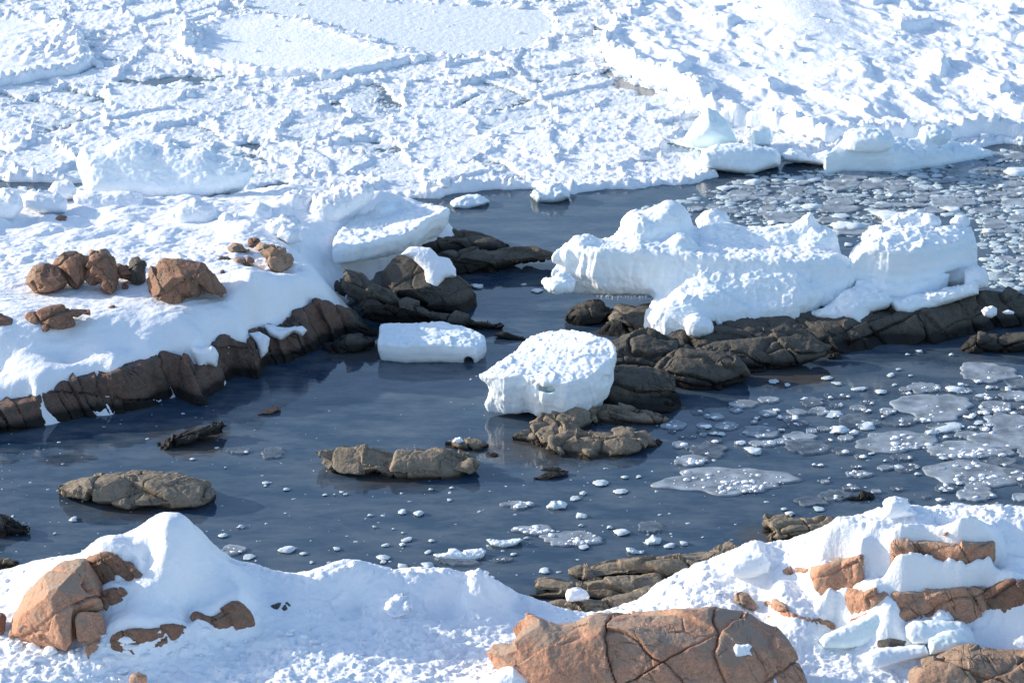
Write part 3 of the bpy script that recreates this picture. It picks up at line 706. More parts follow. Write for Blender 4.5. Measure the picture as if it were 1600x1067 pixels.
# ------------------------------------------------------------------ snow covered headland on the left
snowL = [(-260, 330, 1.2), (-260, 380, 1.4), (-260, 460, 1.6), (-260, 560, 1.3), (-260, 620, 0.9), (-260, 700, 0.3),
         (0, 310, 1.3), (100, 310, 1.3), (200, 305, 1.2), (300, 305, 1.2), (400, 300, 1.2), (480, 300, 1.4), (560, 300, 1.3),
         (0, 340, 1.35), (90, 345, 1.35), (0, 390, 1.5), (150, 378, 1.5), (300, 385, 1.5), (420, 372, 1.6), (500, 348, 1.4), (560, 345, 1.25), (620, 330, 1.05), (660, 322, 0.95), (690, 345, 0.8),
         (30, 462, 1.6), (75, 465, 1.6), (130, 450, 1.6), (180, 462, 1.6), (230, 440, 1.65), (270, 478, 1.6), (320, 470, 1.62), (350, 462, 1.6), (410, 420, 1.6), (440, 432, 1.5), (470, 400, 1.4), (490, 420, 1.35),
         (-120, 525, 1.6), (0, 522, 1.6), (60, 516, 1.62), (150, 506, 1.62), (230, 495, 1.64), (-120, 590, 0.8), (0, 583, 0.87), (100, 562, 1.0), (200, 546, 1.13), (300, 512, 1.40), (400, 476, 1.42), (470, 450, 1.4), (498, 441, 1.3)]
edgeL = [(-260, 660, 0.4), (0, 640, 0.45), (30, 622, 0.62), (61, 628, 0.6), (115, 602, 0.78), (189, 585, 0.9), (250, 568, 0.9), (285, 550, 0.98), (310, 578, 0.62), (335, 565, 0.7), (351, 530, 0.95),
         (380, 532, 0.85), (400, 545, 0.55), (408, 520, 0.75), (440, 524, 0.6), (462, 519, 0.55), (474, 492, 0.85), (500, 472, 0.95)]
LP = [tuple(P(*q)) for q in snowL]
for q in edgeL:
    c = P(*q); LP.append((c[0] - 0.10, c[1] + 0.14, c[2])); LP.append((c[0] + 0.03, c[1] - 0.05, c[2] - 0.85)); LP.append((c[0] + 0.6, c[1] - 0.9, -1.2))
LP += [tuple(P(*q)) for q in [(506, 447, 1.2), (514, 462, 0.4), (530, 450, 0.2), (540, 430, 0.35), (575, 415, 0.3), (620, 400, 0.2), (560, 470, -0.3), (600, 450, -0.4), (700, 380, -0.3), (715, 350, -0.5), (715, 320, -0.3), (640, 440, -0.6), (760, 340, -1)]]
LP += [(x, 82.0, -0.1) for x in (-22, -18, -14, -10, -7, -4)] + [(x, 84.0, -0.5) for x in (-22, -14, -7, -2)]
gL = RBF(LP, 0.10, 0.004)
XL, YL = hgrid(-19, -1.2, 60.5, 83.0, 0.038, 0.05)
ZL = np.clip(gL(XL, YL), -1.2, 2.2)
q = np.stack([XL.ravel(), YL.ravel()], 1)
PXl, PYl = proj(XL, YL, ZL)
back = sstep(440, 340, PYl)
ZL = ZL + 0.06 * fbm(q * 0.8, 3, 61).reshape(XL.shape) + back * 0.26 * np.clip(fbm(q * np.array([0.55, 0.55]), 4, 62, 0.38, mode=1).reshape(XL.shape), -0.3, 1) \
    + (0.015 + 0.08 * np.exp(-((PYl - 400) / 22) ** 2)) * fbm(q * 2.0, 3, 63, mode=1).reshape(XL.shape) + 0.014 * fbm(q * 8, 3, 64).reshape(XL.shape) + 0.035 * fbm(np.stack([q[:, 0] * 0.9 + q[:, 1] * 0.6, q[:, 1] * 2.6 - q[:, 0] * 1.8], 1), 4, 67, mode=2).reshape(XL.shape)
# wind layers running along the bank, and a ragged lower edge
along = (XL * 0.565 - YL * 0.826)
ZL = ZL + 0.05 * np.sin(along * 8 + 3 * fbm(q * 0.5, 2, 65).reshape(XL.shape)) * sstep(450, 500, PYl) * sstep(1.3, 0.9, ZL) + 0.10 * fbm(q * 2.2, 3, 66).reshape(XL.shape) * sstep(1.1, 0.7, ZL)
tag(grid_obj('snow_ground', XL, YL, ZL, SNOW, cut=-0.35), 'snow covered headland on the left', kind='structure')
ZLn = ZL
def left_h(x, y):
    i = np.clip(((np.asarray(x) + 19) / 0.038).astype(int), 0, XL.shape[0] - 1); j = np.clip(((np.asarray(y) - 60.5) / 0.05).astype(int), 0, XL.shape[1] - 1)
    return ZLn[i, j]

# cliff rocks below the snow: three jointed ledges, then the low rocks towards the point
def cliff(label, rim_px, zbot, mat, seed, prof=((0, -0.05), (0.3, 0.05), (0.8, 0.16), (1.6, 0.3)), depth=1.0, h=0.035, k=0.1, name='rock', cat='rock', fam=CLIFF, **kw):
    W = [P(*r) for r in rim_px]
    bk = [np.array([p[0] - 0.5 * depth, p[1] + 0.8 * depth, p[2] - 0.05]) for p in reversed(W)]
    rim = list(rim_px) + [(*proj(*p), p[2]) for p in bk]
    S = Solid().slab(rim, zbot, prof, k=k, c=0.15)
    a = dict(big=0.10, block=0.05, bs=1.1, crack=0.09, cw=0.022, fine=0.014, seed=seed, fam=fam); a.update(kw)
    return tag(solid_obj(name, S, h, mat, relief_rock, **a), label, cat)

cliff('long jointed rock cliff under the snow bank reaching the left edge of the water', [(-120, 655, .55), (-40, 645, .55), (10, 640, .55), (55, 625, .66), (75, 612, .75), (115, 598, .85), (150, 590, .9), (189, 581, .97), (222, 574, .97), (250, 562, .97), (258, 548, 1.1), (285, 542, 1.15), (297, 560, 1.0), (312, 585, .72)],
      -0.5, R_CLIFF, 31)
cliff('middle part of the left cliff with snow tongues on both sides', [(305, 590, .62), (322, 572, .72), (338, 560, .78), (346, 530, 1.0), (356, 521, 1.05), (385, 530, .92), (398, 540, .8), (402, 556, .6)], -0.5, R_CLIFF, 32)
cliff('right end of the left cliff beneath the snow corner', [(398, 545, .72), (404, 510, .95), (418, 510, .92), (440, 520, .75), (462, 517, .7), (474, 500, .85), (482, 478, 1.05), (500, 472, 1.05), (513, 474, 1.0), (540, 482, .7), (560, 500, .4)], -0.5, R_CLIFF, 33, depth=1.6, bs=1.3)

def lump_rock(label, outline, fr, zbase, D, mat, seed, lean=0.9, **kw):
    a = dict(h=0.029, name='rock', cat='rock', p=2.7, bs=1.25, block=0.08, crack=0.11, cw=0.026, fam=GNEISS, big=0.04, cuts=18); a.update(kw)
    return boulder(label, outline, fr, zbase, D, mat, seed, lean=lean, **a)

# boulders standing on the headland
boulder('squat brown boulder leftmost of the boulder row on the snowy headland', [(155, 350), (190, 300), (240, 255), (310, 240), (390, 245), (440, 275), (480, 320), (490, 365), (440, 410), (340, 440), (240, 445), (205, 395)], 'M', 1.56, 0.55, R_BROWN, 41, h=0.032, lean=0.5, yaw=-0.3, p=2.6)
boulder('tall smooth tan boulder second in the row on the snowy headland', [(355, 235), (390, 175), (440, 140), (510, 126), (575, 130), (605, 175), (605, 260), (580, 340), (545, 405), (490, 380), (430, 300)], 'M', 1.61, 0.6, R_BROWN, 42, h=0.032, lean=0.5, yaw=-0.2, p=2.5, block=0.04)
boulder('knobbly brown boulder with deep clefts in the middle of the boulder row', [(590, 290), (605, 225), (640, 185), (680, 168), (730, 185), (770, 215), (800, 260), (825, 330), (815, 400), (775, 455), (740, 420), (690, 370), (630, 370), (595, 330)], 'M', 1.56, 0.5, R_BROWN, 43, h=0.032, lean=0.5, bs=1.5, block=0.10)
boulder('small tan boulder peeking over the knobbly boulder', [(600, 180), (615, 140), (680, 126), (740, 132), (775, 165), (780, 210), (720, 230), (640, 220)], 'M', 1.81, 0.35, R_GREYTOP, 44, h=0.032, lean=0.6)
boulder('dull brown boulder to the right of the knobbly boulder', [(770, 230), (810, 212), (880, 222), (925, 265), (940, 345), (880, 360), (820, 345), (790, 300)], 'M', 1.68, 0.35, R_BROWN, 45, h=0.032)
boulder('dark broken rock in the gap of the boulder row', [(905, 230), (930, 195), (980, 198), (1020, 190), (1030, 250), (990, 300), (970, 350), (950, 350), (930, 285)], 'M', 1.71, 0.3, R_DARK, 46, h=0.03, bs=2.2, block=0.10, name='rock', cat='rock')
boulder('small dark stone in snow below the dull brown boulder', [(840, 380), (870, 362), (905, 380), (895, 412), (860, 420), (848, 400)], 'M', 1.61, 0.13, R_BROWN, 47, h=0.022, name='stone', cat='stone', big=0.02, block=0.02)
boulder('largest brown boulder of the row with slanting cracks down its face', [(1005, 345), (1050, 280), (1090, 215), (1060, 190), (1120, 135), (1200, 140), (1260, 180), (1330, 190), (1420, 240), (1460, 290), (1500, 340), (1555, 390), (1585, 430), (1540, 465), (1450, 420), (1380, 370),
        (1375, 430), (1320, 465), (1275, 450), (1260, 510), (1180, 515), (1100, 485), (1040, 420)], 'M', 1.56, 0.75, R_BROWN, 48, h=0.032, lean=0.75, yaw=-0.1, p=2.5, fam=(((0.85, 0.1, 0.5), 0.5), ((-0.4, 0.4, 0.8), 1.2), ((0.5, 0.83, 0.1), 1.6)))
boulder('small dark rock right of the largest brown boulder', [(1515, 270), (1550, 268), (1578, 310), (1570, 360), (1540, 368), (1530, 320)], 'M', 1.66, 0.15, R_DARK, 49, h=0.024, name='rock', cat='rock', big=0.03, block=0.03)
boulder('long low ledge of brown rock on the headland snow', [(170, 600), (190, 570), (330, 540), (480, 530), (600, 528), (675, 548), (620, 580), (540, 605), (500, 600), (520, 660), (440, 675), (350, 665), (300, 650), (220, 655)], 'M', 1.60, 0.35, R_BROWN, 50, h=0.028, lean=0.9, name='rock', cat='rock')
boulder('low brown rock at the left edge of the headland', [(-60, 590), (20, 590), (80, 605), (130, 640), (145, 690), (90, 695), (-60, 670)], 'M', 1.55, 0.3, R_BROWN, 51, h=0.03, lean=0.7, name='rock', cat='rock')
boulder('fist shaped brown stone just below the long low ledge', [(280, 670), (320, 652), (345, 680), (335, 712), (290, 712)], 'M', 1.55, 0.12, R_BROWN, 52, h=0.022, name='stone', cat='stone', big=0.02, block=0.02)
boulder('small dark stone below the pointed foot of the knobbly boulder', [(735, 545), (770, 515), (800, 520), (808, 555), (780, 572)], 'M', 1.62, 0.13, R_BROWN, 53, h=0.022, name='stone', cat='stone', big=0.02, block=0.02)
boulder('flat red stone at the pointed foot of the knobbly boulder', [(712, 490), (750, 478), (785, 480), (780, 497), (725, 505)], 'M', 1.54, 0.12, R_BROWN, 54, h=0.022, name='stone', cat='stone', big=0.02, block=0.0)
boulder('weathered brown boulder at the right end of the headland', [(1178, 110), (1215, 85), (1280, 82), (1320, 110), (1357, 155), (1345, 190), (1290, 225), (1255, 210), (1215, 160)], 'D', 1.51, 0.5, R_GREYTOP, 55, h=0.032, lean=0.5, bs=1.5)
boulder('sunlit tan boulder left of the weathered boulder at the headland end', [(1045, 110), (1075, 78), (1115, 75), (1140, 100), (1165, 130), (1110, 140), (1060, 138)], 'D', 1.66, 0.3, R_GREYTOP, 56, h=0.03)
boulder('round dark stone on top between the two boulders at the headland end', [(1145, 80), (1165, 58), (1200, 62), (1205, 90), (1175, 112), (1150, 105)], 'D', 1.76, 0.22, R_BROWN, 57, h=0.026, name='stone', cat='stone', big=0.03, block=0.03)
boulder('flat tan rock in front of the boulders at the headland end', [(1085, 160), (1120, 145), (1170, 160), (1180, 210), (1140, 200), (1095, 182)], 'D', 1.61, 0.2, R_GREYTOP, 58, h=0.026, name='rock', cat='rock')
boulder('dark wedge of rock between the largest boulder and the headland end', [(1005, 148), (1050, 150), (1085, 170), (1070, 180), (1030, 165)], 'D', 1.66, 0.12, R_DARK, 59, h=0.022, name='rock', cat='rock', big=0.02, block=0.02)
boulder('lone dark stone on the snow in front of the layered ice block', [(255, 1010), (275, 994), (305, 1000), (312, 1030), (295, 1042), (265, 1030)], 'A', 1.3, 0.16, R_BROWN, 60, h=0.026, name='stone', cat='stone', big=0.02, block=0.02)

# ------------------------------------------------------------------ rocks at the headland point
boulder('bulky dark rock with a snow cap below the leaning ice slab', [(190, 330), (200, 220), (260, 150), (330, 140), (420, 170), (470, 215), (540, 240), (600, 285), (640, 325), (635, 365), (590, 410), (540, 415), (480, 400), (430, 400), (330, 350)], 'E', -0.15, 1.0, R_DARK, 71, h=0.034, lean=0.9, name='rock', cat='rock', p=2.6, block=0.05, bs=0.9)
capr = bpy.data.objects['rock' if False else sorted([o.name for o in COL.objects if o.get('label', '').startswith('bulky dark rock')])[0]]
Y71 = P(*pix('E', [(540, 415)])[0], -0.15)[1]
snow_patch(capr, [(285, 140), (330, 105), (420, 110), (460, 150), (510, 160), (540, 210), (540, 242), (490, 250), (450, 300), (430, 300), (400, 280), (395, 215), (340, 160)], 'E', -0.15, Y71 - 0.62, 0.3, 0.9, 5)
lump_rock('long segmented rock ridge running down to the water from the headland', [(20, 200), (100, 235), (130, 285), (240, 310), (330, 355), (420, 395), (500, 410), (600, 430), (690, 445), (770, 470), (740, 490), (640, 500), (540, 475), (460, 460), (360, 420), (240, 380), (130, 330), (30, 290)], 'E', -0.1, 0.42, R_DARK, 72, cuts=0, lean=0.5, bs=1.2, block=0.08, crack=0.12, fam=(((0.86, -0.45, 0.1), 0.75), ((0.2, -0.3, 0.9), 0.4), ((0.3, 0.9, 0.3), 1.0)))
lump_rock('row of broken dark rocks in front of the segmented ridge', [(85, 360), (150, 345), (190, 380), (250, 385), (300, 405), (380, 420), (460, 455), (450, 475), (330, 470), (200, 465), (120, 440)], 'E', -0.1, 0.4, R_DARK, 73, bs=1.8, block=0.09)
lump_rock('dark rounded rock in the corner between the cliff and the small iceberg', [(-60, 400), (20, 375), (70, 400), (120, 450), (180, 490), (170, 530), (60, 510), (-40, 500), (-100, 470)], 'E', -0.1, 0.5, R_DARK, 74, block=0.05)
lump_rock('low wet rock at the foot of the cliff corner', [(-75, 560), (-20, 530), (60, 510), (120, 515), (150, 545), (90, 580), (20, 605), (-60, 615)], 'E', -0.12, 0.35, R_DARK, 75)
lump_rock('pair of small dark rocks above the segmented ridge', [(0, 265), (40, 255), (110, 285), (190, 290), (230, 330), (220, 380), (130, 370), (60, 330), (0, 320)], 'E', 0.1, 0.4, R_DARK, 76, bs=1.8, block=0.08)
lump_rock('back ridge of smooth dark rock behind the leaning ice slab', [(380, 100), (430, 60), (470, 20), (510, 5), (600, 30), (700, 65), (800, 100), (820, 112), (740, 120), (640, 125), (520, 150), (430, 140)], 'E', -0.1, 0.8, R_DARK, 77, bs=0.7, block=0.05)
lump_rock('low tapering rock tongue reaching into the channel behind the leaning slab', [(450, 150), (520, 112), (620, 115), (700, 130), (800, 110), (900, 108), (1000, 135), (1010, 160), (900, 175), (780, 195), (680, 210), (560, 240), (500, 230)], 'E', -0.1, 0.6, R_DARK, 78, bs=0.9, block=0.07, cuts=8)
lump_rock('barely awash rock beside the tip of the segmented ridge', [(710, 510), (770, 500), (860, 530), (880, 545), (800, 535), (740, 525)], 'E', -0.06, 0.15, R_DARK, 79, cuts=0, h=0.03, big=0.02, block=0.02, crack=0.03)
# ------------------------------------------------------------------ rocks in the water
lump_rock('long tan rock with a sunlit back in the middle of the still water', [(492, 706), (520, 701), (580, 702), (640, 708), (700, 703), (745, 705), (748, 722), (735, 738), (690, 748), (640, 752), (605, 752), (585, 738), (560, 742), (530, 738), (510, 722)], 'X', -0.12, 0.75, R_GREY, 81, bs=1.3, block=0.07, lean=1.1, fam=(((0.92, -0.3, 0.25), 0.7), ((0.1, -0.3, 0.95), 0.5), ((0.3, 0.9, 0.3), 1.0)), crack=0.13)
lump_rock('almond shaped olive rock alone in the still water on the left', [(84, 750), (110, 753), (140, 750), (152, 742), (175, 743), (200, 738), (250, 738), (290, 750), (335, 764), (337, 772), (305, 790), (270, 796), (200, 798), (160, 784), (115, 766)], 'X', -0.12, 0.9, R_GREY, 82, bs=1.0, block=0.09, lean=1.1, fam=GRANITE, crack=0.12)
lump_rock('dark rock cut by the left edge beside the still water', [(-40, 800), (0, 794), (20, 803), (52, 828), (30, 834), (-40, 845)], 'X', -0.1, 0.4, R_DARK, 83)
lump_rock('sunken brown rock just breaking the surface below the headland', [(236, 695), (260, 688), (300, 672), (350, 657), (356, 662), (310, 684), (290, 695), (245, 706)], 'X', -0.07, 0.5, R_DARK, 84, lean=2.2, big=0.03, block=0.05)
lump_rock('thin brown rock tip breaking the water near the cliff', [(405, 645), (425, 636), (445, 633), (425, 646), (385, 651)], 'X', -0.05, 0.25, R_BROWN, 85, lean=2.0, big=0.02, block=0.02, crack=0.02)
lump_rock('pale drowned rock at the far left just above the near snow', [(-20, 870), (10, 866), (30, 874), (32, 890), (-20, 895)], 'X', -0.08, 0.3, R_GREY, 86, lean=1.5, big=0.02)
def shelf(S):
    for ol, z in [([(850, 702), (872, 676), (925, 668), (962, 685), (952, 722), (905, 724), (880, 714)], -0.12), ([(930, 676), (970, 668), (1008, 690), (988, 713), (945, 724)], -0.12), ([(828, 668), (848, 646), (905, 640), (928, 656), (900, 674), (850, 676)], 0.0)]:
        S.inflate(ol, z, 0.36, 1.9, 0, 3.2, ku=0.04)
lump_rock('cracked olive rock shelf in front of the white tabular iceberg', [(806, 684), (830, 668), (868, 660), (884, 680), (870, 704), (846, 703)], 'X', -0.12, 0.34, R_GREY, 87, lean=1.9, cuts=8, cq=0.97, bs=1.5, block=0.09, extra=shelf)
lump_rock('low olive rock right of the rock shelf with a sunlit left edge', [(890, 650), (930, 632), (990, 633), (1040, 646), (1062, 663), (1020, 672), (975, 672), (930, 665)], 'X', -0.1, 0.35, R_GREY, 88, lean=2.1, bs=1.5, block=0.08)
lump_rock('small olive rock off the right end of the rock shelf', [(972, 684), (985, 677), (1010, 677), (1038, 690), (1015, 702), (985, 700)], 'X', -0.1, 0.35, R_GREY, 89, lean=1.1, bs=2)
ko = lump_rock('small rock with an ice lump on it left of the white tabular iceberg', [(692, 695), (715, 687), (745, 688), (765, 694), (745, 708), (715, 706)], 'X', -0.1, 0.3, R_GREY, 90, lean=1.2, bs=2)
lump_rock('tiny rock between the long tan rock and the rock shelf', [(756, 706), (768, 703), (785, 711), (770, 717)], 'X', -0.07, 0.15, R_GREY, 91, h=0.024, big=0.02, block=0.02)
lump_rock('flat wet rock streaked by the ripples below the rock shelf', [(835, 742), (860, 735), (890, 735), (885, 742), (850, 752), (830, 752)], 'X', -0.06, 0.3, R_DARK, 92, lean=1.8, big=0.02, block=0.03)
lump_rock('pale awash rock above the rippled wet rock', [(840, 734), (870, 730), (880, 734), (855, 738)], 'X', -0.05, 0.2, R_GREY, 93, h=0.026, lean=1.8, big=0.02, block=0.02)
lump_rock('dark pair of awash rocks off the right snow slope', [(1305, 785), (1335, 775), (1350, 772), (1365, 769), (1364, 778), (1348, 785), (1330, 783)], 'X', -0.06, 0.25, R_DARK, 94, lean=1.2, bs=2)
# shelving rocks at the foot of the near shore
lump_rock('long shelving rock ledge at the water edge left of the right snow slope', [(1040, 560), (1060, 545), (1140, 525), (1260, 518), (1400, 512), (1500, 500), (1580, 485), (1700, 450), (1800, 430), (1900, 415), (1930, 440), (1800, 520), (1640, 580), (1500, 580), (1380, 585), (1260, 590), (1150, 602), (1090, 600)], 'H', -0.1, 0.7, R_GREY, 95, lean=1.3, cuts=8, bs=0.9, h=0.03)
lump_rock('middle shelving rock below the long ledge beside the snow gap', [(845, 682), (890, 655), (990, 645), (880, 638), (905, 602), (980, 600), (1080, 610), (1200, 605), (1320, 590), (1450, 580), (1470, 620), (1400, 690), (1280, 700), (1150, 690), (1000, 690), (900, 695)], 'H', -0.1, 0.6, R_GREY, 96, lean=1.4, cuts=8, bs=1.0, h=0.03)
lump_rock('lowest shelving rock next to the snow gap', [(940, 705), (1000, 690), (1150, 685), (1290, 665), (1440, 620), (1460, 660), (1350, 730), (1180, 755), (1060, 750), (980, 725)], 'H', 0.0, 0.5, R_GREY, 97, lean=1.2, cuts=8, bs=1.0, h=0.03)
lump_rock('sloping tan rock apron on the water side of the right snow slope', [(370, 410), (430, 380), (390, 350), (395, 310), (470, 305), (560, 315), (650, 315), (735, 340), (700, 370), (600, 385), (500, 415), (410, 430)], 'I', -0.1, 0.7, R_GREY, 98, lean=1.6, cuts=8, bs=1.0, h=0.03)

# ------------------------------------------------------------------ the rock island under the big iceberg
lump_rock('small dark rock pair at the left tip of the rock island', [(105, 840), (130, 810), (130, 770), (190, 725), (300, 710), (420, 725), (460, 750), (430, 800), (350, 875), (280, 885), (200, 890), (150, 870)], 'J', -0.12, 0.7, R_DARK, 101, block=0.05, bs=1.0)
lump_rock('tawny low rock under the left end of the big iceberg', [(350, 870), (430, 810), (470, 745), (580, 770), (690, 800), (680, 850), (560, 880), (430, 905)], 'J', -0.05, 0.7, R_GREY, 102, block=0.05)
isl = Solid()
isl.slab([(936, 514, .12), (975, 503, .3), (1020, 503, .42), (1060, 514, .48), (1100, 529, .46), (1140, 526, .46), (1190, 520, .5), (1250, 508, .55), (1300, 516, 0.48), (1300, 470, .65), (1180, 460, .6), (1000, 475, .45)], -0.4,
         ((0, -0.1), (0.25, 0.2), (0.55, 0.7), (1.2, 1.3)), k=0.25, c=0.3)
isl.inflate([(1040, 560), (1062, 545), (1100, 550), (1150, 560), (1170, 585), (1140, 604), (1110, 616), (1075, 612), (1045, 600), (1025, 575)], -0.15, 0.6, 1.0, 0, 2.2, op='u', ku=0.2)
isl.inflate([(940, 580), (975, 572), (1010, 575), (1050, 590), (1058, 615), (1000, 632), (950, 640), (925, 620)], -0.12, 0.7, 0.9, 0, 2.4, op='u', ku=0.12)
isl.inflate([(1060, 540), (1150, 530), (1250, 525), (1300, 540), (1290, 556), (1235, 574), (1160, 588), (1080, 580)], -0.15, 0.5, 1.1, 0, 2.2, op='u', ku=0.2)
isl.inflate([(918, 550), (950, 530), (1005, 518), (1062, 530), (1070, 570), (1045, 590), (990, 588), (940, 580)], -0.12, 0.8, 1.4, 0, 2.4, ku=0.12)
isl.inflate([(930, 632), (960, 620), (1005, 618), (1050, 615), (1062, 632), (1050, 648), (1000, 652), (940, 650)], -0.12, 0.5, 1.6, 0, 2.4, ku=0.12)
island = tag(solid_obj('rock', isl, 0.036, R_DARK, relief_rock, big=0.08, block=0.08, bs=1.0, crack=0.13, cw=0.03, seed=103, fam=(((0.12, -0.35, 0.93), 0.26), ((0.75, 0.6, 0.2), 1.3), ((0.3, 0.9, 0.3), 0.9)), fine=0.015), 'broad layered dark rock that carries the big iceberg', 'rock')
isr = Solid()
isr.slab([(1240, 530, .40), (1262, 512, .50), (1300, 518, .48), (1340, 515, .50), (1357, 500, .62), (1390, 494, .66), (1430, 494, .66), (1470, 486, .70), (1520, 466, .80), (1545, 458, .80), (1600, 472, .60), (1680, 478, .5), (1800, 488, .35),
          (1800, 455, .45), (1600, 450, .65), (1480, 455, .75), (1350, 470, .65), (1280, 480, .6)], -0.4, ((0, -0.1), (0.25, 0.05), (0.6, 0.28), (1.3, 0.7)), k=0.2, c=0.3)
isr.inflate([(1515, 528), (1550, 520), (1600, 520), (1700, 522), (1700, 555), (1600, 548), (1540, 553), (1500, 548)], -0.12, 0.6, 1.2, 0, 2.2, ku=0.15)
tag(solid_obj('rock', isr, 0.036, R_DARK, relief_rock, big=0.10, block=0.07, bs=1.2, crack=0.13, cw=0.028, seed=104, fine=0.015), 'dark blocky rock under the right hand iceberg reaching the picture edge', 'rock')
lump_rock('small dark stone in the water at the foot of the rock island', [(350, 1000), (390, 985), (440, 985), (475, 1005), (430, 1025), (365, 1020)], 'K', -0.1, 0.25, R_DARK, 105, bs=2, name='stone', cat='stone')
for i, (o, lab) in enumerate([([(48, 610), (70, 595), (110, 600), (130, 625), (100, 650), (60, 645)], 'sunlit round stone at the left foot of the layered island rock'),
                              ([(20, 660), (50, 650), (95, 655), (110, 690), (70, 705), (25, 700)], 'lowest sunlit round stone at the left foot of the layered island rock'),
                              ([(-30, 620), (0, 605), (40, 610), (45, 640), (10, 655), (-25, 650)], 'grey round stone left of the sunlit stones on the island')]):
    boulder(lab, o, 'F', 0.28, 0.22, R_GREY, 110 + i, h=0.026, lean=0.6, name='stone', cat='stone', big=0.02, block=0.03)
# ------------------------------------------------------------------ icebergs
def ice(name, label, cat, S, h, mat=ICE, parent=None, seed=0, group=None, **kw):
    a = dict(big=0.06, lump=0.05, flute=0.05, fine=0.012, seed=seed); a.update(kw)
    o = solid_obj(name, S, h, mat, relief_ice, parent, **a)
    if parent is None: tag(o, label, cat, group)
    elif label: o['label'] = label
    return o

B = Solid()
B.slab(pix('J', [(22, 385, 1.62), (60, 352, 1.74), (180, 350, 1.82), (330, 362, 1.88), (600, 362, 1.9), (850, 384, 1.85), (1100, 412, 1.8), (1400, 425, 1.78)]) + pix('K', [(60, 395, 1.75), (200, 395, 1.75), (330, 385, 1.75), (430, 395, 1.65), (495, 430, 1.5)])
       + [(1318, 398, 1.55), (1295, 378, 1.8), (1262, 374, 1.72), (1220, 368, 1.7), (1120, 356, 1.9), (1053, 350, 2.0), (1000, 352, 2.0), (972, 362, 1.9), (940, 372, 1.85), (890, 378, 1.75)], 0.5,
       ((0, 0), (0.3, 0.06), (0.7, 0.05), (1.0, -0.05), (1.25, -0.2), (1.5, -0.6)), k=0.14, c=0.25)
def jb(z, *p, fr='J', ku=0.25, **kw):
    q = pix(fr, [(p[0], p[1])])[0]; B.blob(q[0], q[1], z, *p[2:], ku=ku, **kw)
jb(1.95, 640, 240, 0.62, 0.6, 0.50); jb(2.05, 585, 175, 0.30, 0.35, 0.32); jb(2.1, 800, 185, 0.50, 0.55, 0.55); jb(2.3, 850, 120, 0.26, 0.3, 0.34); jb(1.95, 890, 220, 0.35, 0.5, 0.5)
jb(1.9, 910, 320, 0.32, 0.3, 0.3); jb(1.85, 1130, 165, 0.45, 0.4, 0.30); jb(1.8, 1200, 270, 0.6, 0.45, 0.38); jb(1.7, 1400, 300, 0.7, 0.5, 0.3); jb(1.75, 1550, 290, 0.5, 0.5, 0.32)
jb(1.8, 230, 320, 0.28, 0.25, 0.22, pw=4, rot=0.4); jb(1.85, 130, 240, 0.35, 0.4, 0.3, fr='K'); jb(2.05, 235, 190, 0.30, 0.25, 0.32, fr='K', rot=0.5); jb(2.28, 262, 140, 0.11, 0.14, 0.26, fr='K', ku=0.15); jb(1.8, 320, 270, 0.5, 0.5, 0.36, fr='K')
jb(0.85, 120, 600, 1.0, 0.6, 0.5, fr='K'); jb(0.8, 330, 590, 0.7, 0.5, 0.45, fr='K'); jb(0.9, 1350, 640, 1.2, 0.6, 0.5); jb(1.15, 60, 590, 0.42, 0.5, 0.26); jb(1.2, 400, 480, 0.6, 0.5, 0.55, fr='K'); jb(0.95, 200, 610, 0.30, 0.25, 0.25, fr='K')
q = pix('J', [(30, 505)])[0]; B.blob(q[0], q[1], 1.28, 0.22, 0.6, 0.10, op='s', ku=0.12)
B.slab([(1014, 498, .60), (1040, 503, .62), (1070, 500, .68), (1107, 488, .78), (1150, 484, .78), (1200, 482, .78), (1240, 482, .78), (1256, 476, .78), (1262, 467, .8), (1262, 445, 1.1), (1150, 432, 1.15), (1030, 450, .85), (1010, 482, .62)], 0.25,
       ((0, 0), (0.2, 0.05), (0.8, 0.10)), k=0.14, ku=0.45)
for x_, y_, z_, r_ in [(1090, 458, 1.0, .8), (1140, 452, 1.1, .9), (1190, 450, 1.1, .9), (1235, 452, 1.1, .7)]: B.blob(x_, y_, z_ - 0.14, r_ * 0.85, .55, .45, ku=0.35)
B.blob(1075, 478, .80, .5, .5, .3, ku=0.25); B.blob(1120, 468, .9, .45, .4, .28, ku=0.25); B.blob(1045, 490, .66, .35, .4, .25, ku=0.2); B.blob(1092, 510, .6, .35, .35, .3, ku=0.2)
big_ice = ice('iceberg', 'largest jagged iceberg resting on the dark rock island with a fluted front face', 'iceberg', B, 0.036, seed=201, lump=0.065, flute=0.10, big=0.07, fine=0.018)

R = Solid()
R.slab(pix('K', [(490, 452, 1.45), (560, 372, 1.75), (620, 312, 2.0), (760, 328, 2.0), (900, 328, 2.0), (1050, 303, 2.02), (1180, 263, 2.05), (1285, 250, 2.0), (1308, 300, 1.8), (1290, 215, 1.95), (1268, 165, 2.08), (1050, 165, 2.2), (900, 145, 2.2), (700, 192, 2.1), (615, 232, 1.95), (570, 300, 1.6), (520, 345, 1.4)]), 0.95,
       ((0, 0), (0.35, 0.03), (0.75, 0.02), (1.0, -0.14), (1.3, -0.2)), k=0.10, c=0.25)
RC = Solid()
for x, y, z, r in [(920, 130, 2.2, .3), (840, 150, 2.15, .28), (1010, 145, 2.2, .25), (700, 215, 2.05, .26), (760, 250, 2.02, .22), (880, 240, 2.02, .22), (640, 250, 1.95, .2), (1200, 150, 2.1, .22), (1060, 220, 2.05, .2), (790, 180, 2.1, .25), (960, 200, 2.1, .2)]:
    q = pix('K', [(x, y)])[0]; RC.blob(q[0], q[1], z, r * 1.2, r, r * 0.75, ku=0.12)
